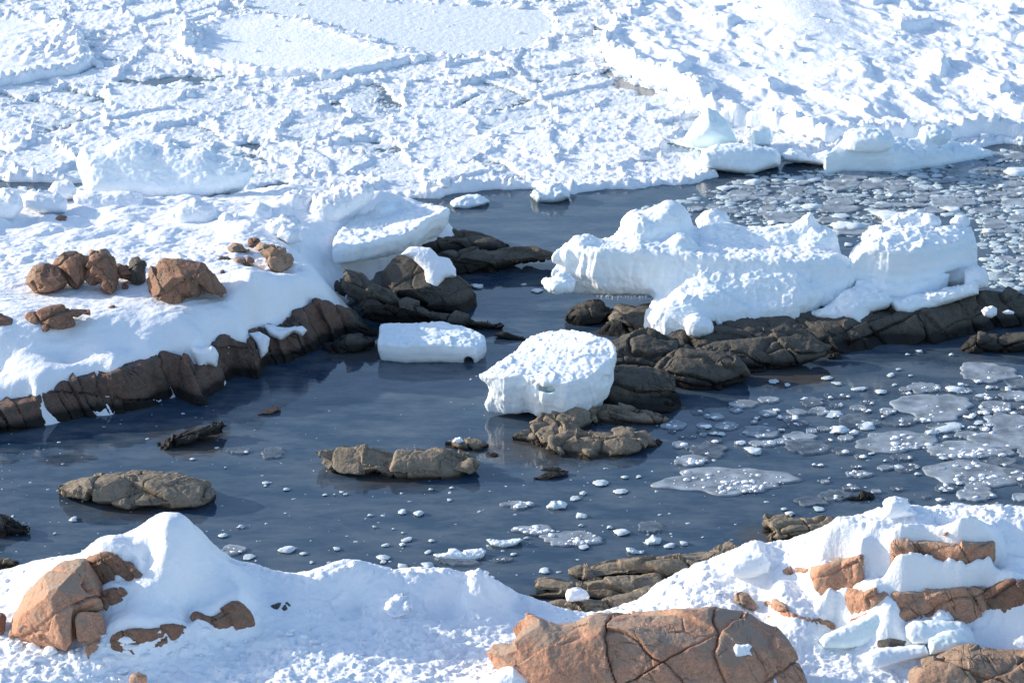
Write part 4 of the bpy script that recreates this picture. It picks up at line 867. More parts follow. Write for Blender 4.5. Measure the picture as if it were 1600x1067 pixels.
R.slab(pix('K', [(500, 575, 1.05), (700, 580, 1.05), (900, 560, 1.1), (1100, 500, 1.2), (1235, 440, 1.3), (1240, 420, 1.4), (900, 440, 1.4), (560, 480, 1.25)]), 0.45, ((0, -0.08), (0.5, -0.1)), k=0.06, ku=0.04)
R.blob(*pix('K', [(1190, 480)])[0], 0.95, .6, .45, .35, ku=0.15)
for ol, zr, y0 in [([(270, 720), (400, 650), (460, 580), (520, 560), (620, 580), (740, 590), (780, 640), (750, 680), (640, 712), (622, 830), (600, 848), (540, 830), (500, 790), (400, 780), (300, 750)], 0.6, 69.35), ([(760, 640), (1000, 590), (1150, 560), (1310, 520), (1318, 600), (1150, 650), (1010, 690), (890, 725), (800, 712)], 0.7, 69.6)]:
    R.inflate(pix('K', ol), zr, 0.5, 0.7, 0, 3.0, Y0=y0, ku=0.15)
right_ice = ice('iceberg', 'smooth faced iceberg with a lumpy snow crown standing right of the largest iceberg', 'iceberg', R, 0.036, seed=202, lump=0.09, flute=0.012, big=0.03)
ice('snow_crown', None, None, RC, 0.034, SNOW, right_ice, 232, lump=0.07, flute=0.0, big=0.03)
# a row of icicles under its lower edge
def icicle(parent, px, py, Y, ln, r, seed):
    a = PY(px, py, Y); n = 7; V, Fc = [], []
    for i, t in enumerate((0, .25, .55, .8, 1)):
        rr = r * (1 - t) ** 0.7 * (1 + 0.2 * math.sin(seed + 5 * t)) + 0.003
        for j in range(n):
            an = 2 * math.pi * j / n; V.append((a[0] + rr * math.cos(an), a[1] + rr * math.sin(an), a[2] - ln * t))
    for i in range(4):
        for j in range(n): Fc.append((i * n + j, i * n + (j + 1) % n, (i + 1) * n + (j + 1) % n, (i + 1) * n + j))
    V = np.array(V)
    return obj_at_base('icicle', V, np.array(Fc), ICE, parent)
for i in range(16):
    kx = 670 + i * 17 + rng.uniform(-4, 4); q = pix('K', [(kx, 560 - i * 1.5)])[0]
    icicle(right_ice, q[0], q[1], 69.93 + rng.uniform(-.03, .05), rng.uniform(0.12, 0.30), rng.uniform(0.015, 0.035), i)

for i in range(14):
    q = pix('J', [(330 + i * 26 + rng.uniform(-8, 8), 690)])[0]
    icicle(big_ice, q[0], q[1] - 3, 70.3, rng.uniform(0.04, 0.15), rng.uniform(0.012, 0.025), i)
# snow drifted on the shore rocks
isr_o = [o for o in COL.objects if o.get('label', '').startswith('dark blocky rock under')][0]
def drift(parent, fr, outline, zref, Y0, D, lean, seed, p=3.0):
    ice('snow_drift', None, None, Solid().inflate(pix(fr, outline), zref, D, lean, 0, p, Y0=Y0), 0.03, SNOW, parent, seed, lump=0.05, flute=0.0, big=0.09)
for o_, (lb, ol, pz) in [(o, q) for q in [('middle part', [(880, 560), (930, 575), (985, 560), (1010, 600), (1000, 660), (960, 650), (930, 705), (905, 640)], 0.35), ('right end', [(1150, 505), (1200, 500), (1245, 530), (1235, 590), (1205, 625), (1190, 560)], 0.25),
        ('right end', [(1230, 470), (1330, 480), (1400, 470), (1425, 490), (1400, 520), (1360, 500), (1300, 540), (1250, 510)], 0.5)] for o in COL.objects if o.get('label', '').startswith(q[0])]:
    b_ = max(pix('D', ol), key=lambda t: t[1]); drift(o_, 'D', ol, pz, P(b_[0], b_[1], pz)[1] - 0.10, 0.26, 0.35, 209)
ice('ice_block', 'rounded white ice block tucked behind the right foot of the smooth faced iceberg', 'ice block', Solid().inflate(pix('K', [(1225, 445), (1290, 415), (1360, 430), (1382, 500), (1372, 555), (1300, 575), (1230, 560)]), 1.0, 0.4, 0.5, 0, 3, Y0=70.2), 0.03, SNOW, seed=206, lump=0.05, flute=0.0)
ice('ice_lump', 'white ice lump lying alone on the dark blocky rock at the right', 'ice lump', Solid().inflate(pix('K', [(1330, 700), (1360, 678), (1400, 670), (1430, 690), (1430, 725), (1395, 748), (1350, 735)]), 0.7, 0.16, 0.4, 0, 2.4, Y0=68.65), 0.022, SNOW, seed=207, lump=0.02, flute=0, big=0.03)
ice('ice_lump', 'small flat ice crumb right of the lone ice lump on the dark rock', 'ice lump', Solid().inflate(pix('K', [(1465, 712), (1500, 700), (1538, 708), (1535, 724), (1480, 722)]), 0.7, 0.10, 0.5, 0, 2.4, Y0=68.75), 0.02, SNOW, seed=208, lump=0.01, flute=0, big=0.02)

Mb = Solid()
Mb.slab(pix('E', [(596, 712, 1.05), (640, 692, 1.05), (700, 700, 1.08), (760, 712, 1.1), (850, 700, 1.15), (940, 732, 1.1), (1050, 738, 1.1), (1150, 705, 1.2), (1230, 655, 1.3), (1284, 602, 1.45), (1281, 556, 1.6), (1245, 522, 1.65), (1200, 508, 1.7), (1080, 485, 1.6), (1000, 490, 1.5), (930, 502, 1.4), (850, 545, 1.3), (760, 620, 1.2), (680, 672, 1.1)]),
        0.1, ((0, 0), (0.3, 0.02), (0.6, -0.02), (0.95, -0.12), (1.25, -0.32)), k=0.07, c=0.25)
q = pix('E', [(990, 752)])[0]; wc = P(q[0], q[1], 0.88) + np.array([0, -0.05, 0]); Mb.blob(0, 0, 0, 0.34, 0.18, 0.13, op='s', ku=0.12, pw=2.5, world=wc + np.array([0, -0.05, 0.02]))
q = pix('E', [(640, 800)])[0]; Mb.blob(q[0], q[1], 0.62, 0.3, 0.9, 0.34, op='s', ku=0.1)
q = pix('E', [(1110, 610)])[0]; Mb.blob(q[0], q[1], 1.52, 0.3, 0.3, 0.12, op='s', ku=0.1)
mid = ice('iceberg', 'white tabular iceberg stranded on rock in mid water with a turquoise hollow', 'iceberg', Mb, 0.03, seed=211, lump=0.05, flute=0.09, big=0.07, fine=0.02)
T = Solid().blob(0, 0, 0, 0.24, 0.16, 0.11, pw=3, world=wc + np.array([0.08, 0.14, -0.05]))
tq = T.mesh(0.025); off = np.array([0.0, -0.03, 0.0]); obj_at_base('ice_hollow', tq[0] + off, tq[1], BLUE, mid)

Sb = Solid().slab(pix('E', [(180, 548, .48), (300, 560, .5), (450, 560, .48), (560, 565, .45), (640, 578, .38), (684, 548, .38), (678, 512, .48), (575, 466, .55), (400, 453, .55), (250, 456, .55), (188, 460, .55)]), -0.2, ((0, 0), (0.2, 0.01), (0.45, -0.05), (0.7, -0.2)), k=0.08, c=0.25)
q = pix('E', [(600, 620)])[0]; Sb.blob(q[0], q[1], 0.05, 0.14, 0.3, 0.14, op='s', ku=0.08)
ice('iceberg', 'small shaded slab of ice afloat beside the dark segmented rock ridge', 'iceberg', Sb, 0.03, ICEW, seed=212, lump=0.05, flute=0.03, big=0.04)

Lb = Solid().slab(pix('L', [(262, 455, 1.2), (330, 450, 1.25), (430, 425, 1.3), (520, 400, 1.38), (640, 370, 1.42), (760, 325, 1.55), (860, 255, 1.7), (945, 228, 1.72), (958, 200, 1.72), (850, 178, 1.6), (700, 172, 1.5), (600, 185, 1.45), (520, 205, 1.4), (400, 260, 1.35), (330, 310, 1.3), (280, 380, 1.25)]), 0.82,
                  ((0, 0), (0.15, 0.03), (0.4, 0.0), (0.6, -0.12), (0.8, -0.3)), k=0.08, c=0.25)
Lb.blob(*pix('L', [(575, 215)])[0], 1.5, .3, .3, .22); Lb.blob(*pix('L', [(690, 200)])[0], 1.5, .35, .25, .15)
ice('ice_slab', 'thick tilted ice slab leaning out from the headland over the dark rocks', 'ice slab', Lb, 0.036, seed=213, lump=0.07, flute=0.05, big=0.05)

ice('iceberg', 'layered ice block with a knobbly crest at the back of the left headland', 'iceberg', Solid().inflate(pix('A', [(350, 745), (380, 680), (480, 690), (560, 650), (620, 640), (690, 650), (722, 695), (780, 660), (860, 690), (950, 680), (1000, 720), (1130, 740), (1172, 790), (1150, 835), (1120, 875), (950, 925), (700, 925), (540, 910), (400, 910), (385, 840), (362, 785)]),
    0.95, 1.0, 0.7, -0.1, 3.2), 0.042, seed=214, lump=0.05, flute=0.05, big=0.10, fine=0.02)
def hum(label, fr, outline, z, D, seed, name='ice_block', lean=0.6, mat=SNOW, h=0.036, p=2.6, Y0=None, lump=0.07, **kw):
    return ice(name, label, name.replace('_', ' '), Solid().inflate(pix(fr, outline), z, D, lean, kw.pop('yaw', 0.0), p, Y0=Y0), h, mat, seed=seed, lump=lump, flute=kw.pop('flute', 0.02), **kw)
hum('big snowy hummock behind the leaning ice slab', 'L', [(120, 230), (160, 150), (250, 110), (330, 70), (440, 45), (500, 75), (515, 130), (470, 190), (380, 260), (300, 300), (200, 300)], 1.2, 0.9, 221, lump=0.15)
hum('low snow hummock left of the big hummock', 'L', [(-60, 190), (0, 115), (70, 110), (150, 150), (140, 230), (40, 260)], 1.25, 0.7, 222, lump=0.12)
hum('bright snowy ice block just left of the leaning slab', 'L', [(-70, 380), (-40, 300), (40, 300), (80, 350), (85, 410), (0, 420)], 1.35, 0.5, 223, lump=0.08)
hum('angular ice wedge leaning against the layered ice block', 'A', [(215, 900), (255, 840), (320, 830), (350, 870), (350, 920), (260, 930)], 1.25, 0.4, 224, p=3.5, lump=0.04)
hum('flat oval slab of ice in front of the layered ice block', 'A', [(340, 910), (420, 890), (600, 885), (660, 905), (660, 960), (560, 980), (430, 975), (350, 945)], 1.2, 0.5, 225, p=3.2, lump=0.03, lean=1.2)
hum('rounded snowy ice block left of the flat oval slab', 'A', [(95, 915), (150, 890), (260, 895), (310, 930), (300, 985), (180, 985), (110, 960)], 1.3, 0.5, 226)
hum('bluish shaded ice block at the left edge of the headland', 'A', [(-80, 900), (20, 870), (80, 880), (110, 960), (60, 1010), (-80, 1020)], 1.35, 0.6, 227)
hum('pointed snowy ice block in the middle of the headland snow', 'A', [(770, 1000), (830, 950), (900, 915), (990, 950), (1010, 1010), (960, 1045), (830, 1045)], 1.35, 0.5, 228)
hum('round snow lump right of the pointed ice block', 'A', [(1005, 1020), (1030, 985), (1100, 985), (1125, 1040), (1080, 1075), (1020, 1065)], 1.35, 0.35, 229)
hum('tall snow lump topped by a knob near the layered ice block', 'A', [(1155, 1000), (1165, 950), (1200, 935), (1260, 960), (1270, 1010), (1210, 1040)], 1.35, 0.35, 230)
hum('broken snow pile above the headland end', 'A', [(1220, 1060), (1250, 1020), (1330, 1010), (1400, 1040), (1390, 1090), (1260, 1100)], 1.4, 0.45, 231, lump=0.12)

# ice by the edge of the pack
hum('pale pyramid of clear ice at the edge of the pack', 'C', [(18, 650), (75, 570), (130, 500), (175, 520), (235, 570), (272, 660), (200, 690), (80, 685)], 0.2, 0.9, 241, 'ice_pyramid', mat=CLEAR, p=2.0, lump=0.04, h=0.045, lean=0.5)
hum('square cut white ice block in front of the ice pyramid', 'C', [(108, 700), (170, 672), (300, 668), (450, 690), (472, 720), (468, 765), (340, 806), (220, 795), (115, 775)], -0.1, 0.8, 242, mat=ICEW, p=4, lump=0.06, h=0.042, lean=0.5)
hum('small greenish ice block between the pyramid and the flat topped floe', 'C', [(340, 600), (380, 580), (425, 590), (440, 640), (430, 675), (350, 675)], 0.15, 0.4, 243, mat=CLEAR, p=3.5, h=0.04, lump=0.03)
hum('chipped ice block left of the flat topped floe', 'C', [(475, 715), (510, 688), (570, 690), (600, 720), (690, 700), (730, 740), (720, 775), (620, 760), (490, 745)], -0.05, 0.5, 244, mat=ICEW, h=0.042)
F_ = Solid().slab(pix('C', [(690, 700, .7), (760, 690, .7), (840, 690, .7), (900, 690, .7), (1000, 700, .65), (1150, 700, .5), (1300, 710, .3), (1440, 700, .2), (1465, 690, .2), (1380, 665, .3), (1250, 650, .5), (1100, 640, .7), (900, 630, .8), (760, 650, .8)]), -0.2, ((0, 0), (0.3, 0.1), (1, 0.12)), k=0.15)
F_.blob(*pix('C', [(880, 650)])[0], 0.95, .75, .6, .3, pw=3); F_.blob(*pix('C', [(1190, 625)])[0], .8, .5, .4, .3)
ice('ice_floe', 'flat topped floe with a bluish shaded side at the right end of the pack edge', 'ice floe', F_, 0.045, ICEW, seed=245, lump=0.08, flute=0.03)
hum('lumpy floating ice knob at the front edge of the pack', 'B', [(885, 905), (895, 880), (940, 875), (1000, 860), (1050, 870), (1070, 915), (1000, 945), (920, 940)], -0.1, 0.5, 246, mat=ICEW, h=0.04, lump=0.10)
hum('flat ice pan adrift alone left of the lumpy ice knob', 'B', [(512, 940), (540, 920), (600, 903), (650, 903), (695, 935), (670, 955), (590, 968), (530, 962)], -0.08, 0.55, 247, 'ice_pan', mat=ICEW, lean=1.8, p=3.5, h=0.036, lump=0.05)

# ice blocks at the foot of the right snow slope
zf = lambda x, y: float(on_ground(g2, *pix('I', [(x, y)])[0])[2])
hum('long tilted slab of clear ice propped against the orange rock wall', 'I', [(638, 872), (660, 850), (800, 780), (905, 735), (970, 715), (1012, 742), (1035, 805), (1025, 855), (900, 868), (830, 905), (760, 910), (660, 908)], zf(760, 905), 0.3, 251, 'ice_slab', mat=CLEAR, p=4, h=0.024, lump=0.025, big=0.03)
hum('squarish snowy ice block under the broad orange rock wall', 'I', [(1030, 805), (1070, 780), (1200, 778), (1290, 790), (1325, 830), (1345, 885), (1300, 895), (1140, 890), (1060, 890), (1033, 860)], zf(1140, 885), 0.4, 252, mat=ICE, p=3.5, h=0.026, lump=0.03, lean=1.0)
hum('clear ice block in front of the squarish snowy block', 'I', [(1130, 860), (1200, 825), (1260, 825), (1315, 850), (1345, 895), (1250, 930), (1135, 945)], zf(1200, 930), 0.35, 253, mat=CLEAR, p=3.5, h=0.026, lump=0.03, lean=0.9)
hum('low oblong ice slab lying on the snow beside the clear ice block', 'I', [(862, 935), (900, 912), (1120, 888), (1140, 940), (1000, 978), (900, 1000), (868, 985)], zf(900, 990), 0.3, 254, 'ice_slab', mat=ICE, p=4, h=0.026, lump=0.02, lean=1.0)
hum('snow knob between the orange rock wall and the squarish block', 'I', [(1148, 765), (1180, 730), (1228, 736), (1255, 780), (1200, 800), (1150, 795)], zf(1200, 795), 0.2, 255, 'snow_lump', h=0.024, lump=0.03)
hum('smooth snow cone leaning on the huge orange boulder', 'H', [(560, 1150), (660, 1060), (740, 990), (795, 928), (812, 965), (860, 1000), (930, 1045), (960, 1150), (760, 1180)], 0.75, 0.5, 256, 'snow_lump', h=0.026, lump=0.02, Y0=47.2, lean=0.55, p=2.0, flute=0)
hum('white ice lump resting on the shelving shore rocks', 'H', [(1030, 668), (1038, 642), (1080, 632), (1125, 645), (1142, 672), (1135, 690), (1040, 692)], 0.28, 0.2, 257, 'ice_lump', h=0.02, lump=0.03)
hum('icy ball embedded in the crest snow left of the right slope', 'I', [(215, 560), (225, 510), (290, 475), (380, 480), (420, 520), (410, 570), (340, 590), (250, 590)], zf(310, 585), 0.4, 258, 'ice_block', h=0.028, lump=0.05, mat=ICE)
hum('ice crumb sitting on the small rock left of the tabular iceberg', 'X', [(707, 690), (712, 684), (720, 683), (724, 689), (716, 694)], 0.12, 0.1, 261, 'ice_lump', h=0.018, lump=0.01, big=0.01)
hum('mushroom shaped snow lump on the highest point of the right snow slope', 'I', [(945, 262), (935, 250), (945, 235), (985, 224), (1030, 232), (1055, 255), (1052, 268), (1085, 292), (1100, 310), (960, 320), (930, 300)], 2.75, 0.35, 262, 'snow_lump', h=0.026, lump=0.03, Y0=51.0, lean=0.3)
big_o = [o for o in COL.objects if o.get('label', '').startswith('huge orange')][0]
for k_, (ol, pt) in enumerate([([(250, 905), (262, 888), (285, 892), (322, 888), (335, 900), (322, 915), (338, 945), (318, 938), (290, 945), (248, 960), (256, 930)], (290, 925)), ([(430, 1050), (437, 1040), (450, 1060), (455, 1080), (435, 1080)], (442, 1062))]):
    me_ = np.array([tuple(v.co) for v in big_o.data.vertices]) + np.array(big_o.location)
    qx, qy = proj(me_[:, 0], me_[:, 1], me_[:, 2]); tx, ty = pix('I', [pt])[0]
    near_v = me_[np.hypot(qx - tx, qy - ty) < 9]; y_ = near_v[:, 1].min(); z_ = near_v[near_v[:, 1].argmin(), 2]
    snow_patch(big_o, ol, 'I', z_, y_ + 0.10, 0.13, 0.9, 40 + k_)
for lab, ol, zz in [('largest drifting ice chunk with a ragged white rim near the shore snow', [(425, 485), (440, 478), (490, 470), (495, 450), (530, 448), (560, 460), (640, 455), (668, 465), (655, 500), (600, 518), (520, 518), (450, 502)], 0),
                    ('long drifting ice chunk just right of and behind the largest one', [(665, 412), (690, 408), (740, 420), (820, 408), (838, 415), (800, 445), (740, 458), (690, 442)], 0), ('boat shaped ice chunk nearest to the shelving rocks', [(1302, 455), (1330, 452), (1360, 468), (1388, 465), (1380, 485), (1340, 485), (1310, 472)], 0),
                    ('bright wedge of drifting ice right of the rippled water', [(935, 262), (960, 240), (1010, 235), (1040, 250), (1030, 275), (980, 285), (945, 278)], 0), ('ice chunk with a white peak off the shelving rocks', [(1375, 425), (1410, 408), (1425, 392), (1440, 405), (1465, 412), (1455, 438), (1400, 445)], 0)]:
    hum(lab, 'H', ol, -0.06, 0.22, len(lab), 'ice_chunk', mat=ICEW, lean=1.3, p=2.5, h=0.02, lump=0.05, big=0.03)
hum('cluster of broken snow blocks half buried in the shaded snow bank', 'H', [(205, 745), (215, 700), (250, 665), (290, 650), (330, 665), (345, 740), (300, 765), (240, 775)], 1.0, 0.3, 259, 'snow_block', mat=SNOW, h=0.024, p=3.2, lump=0.09, big=0.06, lean=2.0, Y0=float(on_ground(g2, *pix('H', [(270, 775)])[0])[1]) + 0.08)
# churned snow lumps
its = []
for (x0, x1, y0, y1, n, smax) in [(0, 230, 985, 1067, 170, .10), (230, 760, 1000, 1067, 120, .05), (480, 760, 950, 1000, 60, .06), (1000, 1230, 880, 950, 60, .06), (1230, 1420, 990, 1067, 40, .05), (0, 140, 890, 930, 40, .05), (0, 250, 990, 1067, 40, .17), (380, 440, 880, 890, 20, .05), (735, 770, 892, 905, 18, .07), (1340, 1600, 798, 806, 40, .03), (280, 520, 985, 1030, 60, .07), (880, 1010, 945, 970, 25, .05), (520, 780, 880, 900, 30, .05)]:
    for _ in range(n):
        p = on_ground(g2, rng.uniform(x0, x1), rng.uniform(y0, y1)); s = 0.012 + smax * rng.random() ** 2.5
        its.append((p[0], p[1], float(near_h(p[0], p[1])) + 0.2 * s, s * rng.uniform(.8, 1.4), s * rng.uniform(.8, 1.4), s, rng.uniform(0, 6.28), int(rng.integers(14))))
SNOW_ITEMS = its
# ------------------------------------------------------------------ pack ice behind
packfront = [(-900, 288), (0, 283), (380, 300), (620, 310), (690, 312), (700, 306), (760, 299), (830, 297), (870, 310), (905, 302), (1000, 296), (1100, 287), (1122, 276), (1110, 262), (1130, 268), (1210, 262), (1230, 245), (1290, 255), (1330, 260), (1430, 250), (1500, 240), (1545, 232), (1560, 226), (1600, 228), (2000, 235)]
PF = np.array([P(*q)[:2] for q in packfront]); PF = np.r_[PF, [[60, 150], [-60, 150]]]
def zone(px): return np.array([P(*q)[:2] for q in px])
Z_FLOE_A = zone([(-500, 150), (-60, 152), (0, 138), (60, 128), (125, 118), (148, 100), (128, 62), (100, 42), (0, 30), (-500, 30)])
Z_FLOE_B = zone([(290, 65), (330, 38), (400, 30), (470, 38), (530, 58), (600, 82), (666, 97), (600, 112), (520, 128), (400, 122), (305, 104), (278, 85)])
Z_SLUSH = zone([(470, -5), (860, 15), (880, 45), (835, 80), (700, 92), (640, 85), (540, 55), (470, 30), (380, 22), (360, -10)])
Z_FLOE_C = zone([(948, 62), (940, 85), (952, 106), (1010, 130), (1075, 160), (1110, 195), (1200, 205), (1290, 228), (1400, 226), (1560, 218), (1640, 225), (2300, 235), (2600, -60), (1250, -60), (1040, -20), (985, 25)])
LEADS = [zone([(180, 126), (230, 124), (300, 124), (330, 126), (290, 134), (220, 136)]), zone([(495, 140), (510, 150), (530, 165), (520, 172), (498, 165)]), zone([(370, 212), (410, 225), (400, 238), (375, 228)]),
         zone([(390, 292), (470, 288), (540, 290), (470, 298), (400, 300)]), zone([(940, 95), (960, 120), (1020, 142), (1010, 150), (950, 130)]), zone([(1175, 265), (1230, 255), (1300, 262), (1240, 275)])]
XP, YP = hgrid(-26, 26, 76.5, 118, 0.058, 0.085)
fx, fy = XP.ravel(), YP.ravel(); sh = XP.shape
q = np.stack([fx, fy], 1).astype(F32)
dF = poly_sdf(PF, fx, fy) + 0.25 * fbm(q * 1.2, 3, 301)
dl = np.min([poly_sdf(z, fx, fy) for z in LEADS], axis=0) + 0.85 * fbm(q * 1.3, 4, 302)
dA, dB, dC, dS = (poly_sdf(z, fx, fy) + 0.22 * fbm(q * 1.3, 3, 303 + i) for i, z in enumerate((Z_FLOE_A, Z_FLOE_B, Z_FLOE_C, Z_SLUSH)))
# brash: irregular plates jammed together, with small rubble over them
wq = q + 0.35 * np.stack([fbm(q * 0.8, 3, 310), fbm(q * 0.8, 3, 311)], 1)
f1, f2, cid = worley(wq * np.array([0.50, 0.36], F32), 312)
plate = _rnd[cid][:, 0]; seam = f2 - f1
g1, g2_, cid2 = worley(wq * np.array([2.6, 2.1], F32), 313)
small = _rnd[cid2][:, 1]
rub = fbm(q * np.array([2.6, 1.9], F32), 4, 314, mode=1)
fine = fbm(q * np.array([8.5, 6.0], F32), 3, 315, mode=1)
patch = sstep(-0.35, 0.4, fbm(q * 0.33, 3, 316))
tilt = (wq[:, 0] * (plate - 0.5) + wq[:, 1] * (_rnd[cid][:, 2] - 0.5)) % 1.0 - 0.5
amp = (0.25 + 1.1 * sstep(0.25, 0.9, _rnd[cid][:, 3]))
h = 0.07 + 0.10 * (plate - 0.35) + 0.09 * tilt + 0.20 * np.exp(-(seam / 0.055) ** 2) * sstep(0.1, 0.7, small + 0.3 * patch) * (0.6 + rub) + amp * (0.01 + 0.028 * patch) * np.clip(rub, -0.35, 2) + amp * 0.022 * patch * facets(np.c_[q * np.array([3.0, 2.2], F32), np.zeros(len(q), F32)], 318) + amp * 0.04 * (small - 0.45) * sstep(0, 0.25, g2_ - g1) + 0.042 * fine
h = h - 0.10 * sstep(0.0, -0.15, seam - 0.06) * (patch < 0.35)
# slushy smooth pan
hs = 0.028 + 0.012 * fbm(q * np.array([4, 3], F32), 3, 320) + 0.015 * np.maximum(fbm(q * np.array([2, 4], F32), 2, 321), 0)
h = np.where(dS < 0, hs * sstep(0, -0.4, dS) + h * (1 - sstep(0, -0.4, dS)), h)
# floes hold the brash off, ridged rims
for d in (dA, dB, dC): h = np.where(d < 0.05, -0.3, h)
h = h - 0.15 * sstep(0.25, -0.25, dl)
h = np.where(dF > 0, -0.4, h * sstep(0, -0.25, dF) + (1 - sstep(0, -0.25, dF)) * (-0.1) + 0.14 * np.exp(-((dF + 0.35) / 0.25) ** 2) * (0.6 + rub))
H_P = h.reshape(sh)
tag(grid_obj('pack_ice', XP, YP, H_P, SNOWP, cut=-0.12), 'white jumble of frozen brash ice filling the sea behind', kind='stuff')
def floe(label, d, top, ridge, seed, smooth=1.0, drift=None):
    X, Y = XP, YP
    r = 0.6 + fbm(q * np.array([2.2, 2.0], F32), 4, seed, mode=1)
    hh = top + 0.02 * fbm(q * 0.9, 3, seed + 1) + 0.008 * smooth * fbm(q * np.array([6, 6], F32), 3, seed + 2)
    hh = hh + ridge * np.exp(-((d + 0.30) / 0.28) ** 2) * r
    if drift is not None: hh = hh + drift
    hh = np.where(d > 0.15, -0.6, hh * sstep(0.12, -0.10, d) - 0.35 * (1 - sstep(0.12, -0.10, d)))
    bb = d < 0.6
    bx = np.where(bb.reshape(sh).any(1))[0]; by = np.where(bb.reshape(sh).any(0))[0]
    sl = (slice(bx[0], bx[-1] + 1), slice(by[0], by[-1] + 1))
    tag(grid_obj('ice_floe', X[sl], Y[sl], hh.reshape(sh)[sl], SNOWP, cut=-0.15), label, 'ice floe')
    return hh
ridA = np.exp(-(((fx - P(105, 70)[0]) / 1.6) ** 2 + ((fy - P(105, 80)[1]) / 2.2) ** 2))
hA = floe('smooth snow covered floe with a lumpy rim at the top left', dA, 0.20, 0.32, 330, drift=0.35 * ridA * np.clip(0.5 + fbm(q * 1.6, 4, 335, mode=1), 0, 2))
hB = floe('smooth triangular floe with blue shadows at its left end', dB, 0.24, 0.12, 340, drift=0.75 * np.exp(-(((fx - P(285, 70)[0]) / 0.9) ** 2 + ((fy - P(285, 75)[1]) / 2.0) ** 2)) * np.clip(0.6 + fbm(q * 1.5, 4, 345, mode=1), 0, 2))
# the great ridged floe: hummocks with long wind drifts, one smooth dome
pxc, pyc = proj(fx, fy, np.zeros_like(fx))
dome = np.exp(-(((pxc - (1235 + (pyc - 40) * 0.9)) / 95) ** 2 + ((pyc - 45) / 75) ** 2))
flat = np.exp(-(((pxc - 1190) / 95) ** 2 + ((pyc - 130) / 16) ** 2))
wq2 = q + 0.5 * np.stack([fbm(q * 0.6, 3, 350), fbm(q * 0.6, 3, 351)], 1)
a1 = fbm(np.stack([wq2[:, 0] * 0.40 + wq2[:, 1] * 0.16, wq2[:, 1] * 0.24], 1), 4, 352, mode=2)
a2 = fbm(wq2 * np.array([1.1, 0.8], F32), 4, 353, mode=1)
hum_ = 0.36 * np.clip(a1, 0, 1) ** 1.5 + 0.10 * np.clip(a2, -0.2, 1.5) + 0.035 * fbm(q * np.array([3.2, 2.4], F32), 3, 357, mode=1)
w1, w2, wc = worley(wq2 * np.array([0.7, 0.5], F32), 354)
hum_ += 0.34 * (_rnd[wc][:, 0] > 0.72) * sstep(0.0, 0.25, w2 - w1) * _rnd[wc][:, 1]
hum_ = np.nan_to_num(hum_)
calm = np.clip(dome * 1.3 + flat, 0, 1)
hC = floe('great ridged floe of snow hummocks and wind drifts at the top right', dC, 0.34, 0.25, 360, 1.0, drift=hum_ * (1 - 0.93 * calm) + 0.55 * dome)
H_ALL = np.max([H_P.ravel(), hA, hB, hC], axis=0).reshape(sh)
def pack_h(x, y):
    i = np.clip(((np.asarray(x) + 26) / 0.058).astype(int), 0, sh[0] - 1); j = np.clip(((np.asarray(y) - 76.5) / 0.085).astype(int), 0, sh[1] - 1)
    return H_ALL[i, j]
# far sheet beyond
XF, YF = hgrid(-420, 420, 117.6, 700, 2.1, 3.0)
qf = np.stack([XF.ravel(), YF.ravel()], 1).astype(F32)
hf = 0.10 + 0.25 * np.clip(fbm(qf * 0.15, 4, 370, mode=1), -0.2, 1)
tag(grid_obj('pack_ice', XF, YF, hf.reshape(XF.shape), SNOWP), 'far sheet of pack ice beyond the floes', kind='stuff')
XF, YF = hgrid(-420, 420, 76.5, 117.6, 1.9, 2.0)
for s in (-1, 1):
    m = (XF[:, 0] * s >= 25.0); qf = np.stack([XF[m].ravel(), YF[m].ravel()], 1).astype(F32)
    tag(grid_obj('pack_ice', XF[m], YF[m], (0.08 + 0.25 * np.clip(fbm(qf * 0.25, 4, 371, mode=1), -0.2, 1)).reshape(XF[m].shape) - 0.6 * (YF[m] < 84), SNOWP, cut=-0.12), 'pack ice spreading past the sides of the view', kind='stuff')

# ------------------------------------------------------------------ loose ice chunks
import bmesh
def ico(sub):
    bm = bmesh.new(); bmesh.ops.create_icosphere(bm, subdivisions=sub, radius=1.0)
    V = np.array([v.co[:] for v in bm.verts]); Fc = np.array([[v.index for v in f.verts] for f in bm.faces]); bm.free(); return V, Fc
IC = {s: ico(s) for s in (1, 2, 3)}
def chunk_shape(sub, seed, flat=0.6, ang=0.5):
    V, Fc = IC[sub]; r = np.random.default_rng(seed); V = V.copy()
    for _ in range(7):                       # broken faces
        n = r.normal(size=3); n /= np.linalg.norm(n); d = r.uniform(0.45, 0.85); t = V @ n
        V -= np.maximum(t - d, 0)[:, None] * n * 0.9
    V *= (1 + 0.28 * fbm(V * 1.6, 3, seed, mode=1) + 0.10 * fbm(V * 5, 2, seed + 1))[:, None]
    V *= (1 + 0.22 * facets(V * 1.5 + seed, seed % 50))[:, None]
    V[:, 2] *= flat
    V[:, 2] = np.where(V[:, 2] < -0.25 * flat, -0.25 * flat + 0.3 * (V[:, 2] + 0.25 * flat), V[:, 2])
    return V, Fc
TPL = [chunk_shape(2, 400 + i, rng.uniform(0.45, 0.9)) for i in range(14)]
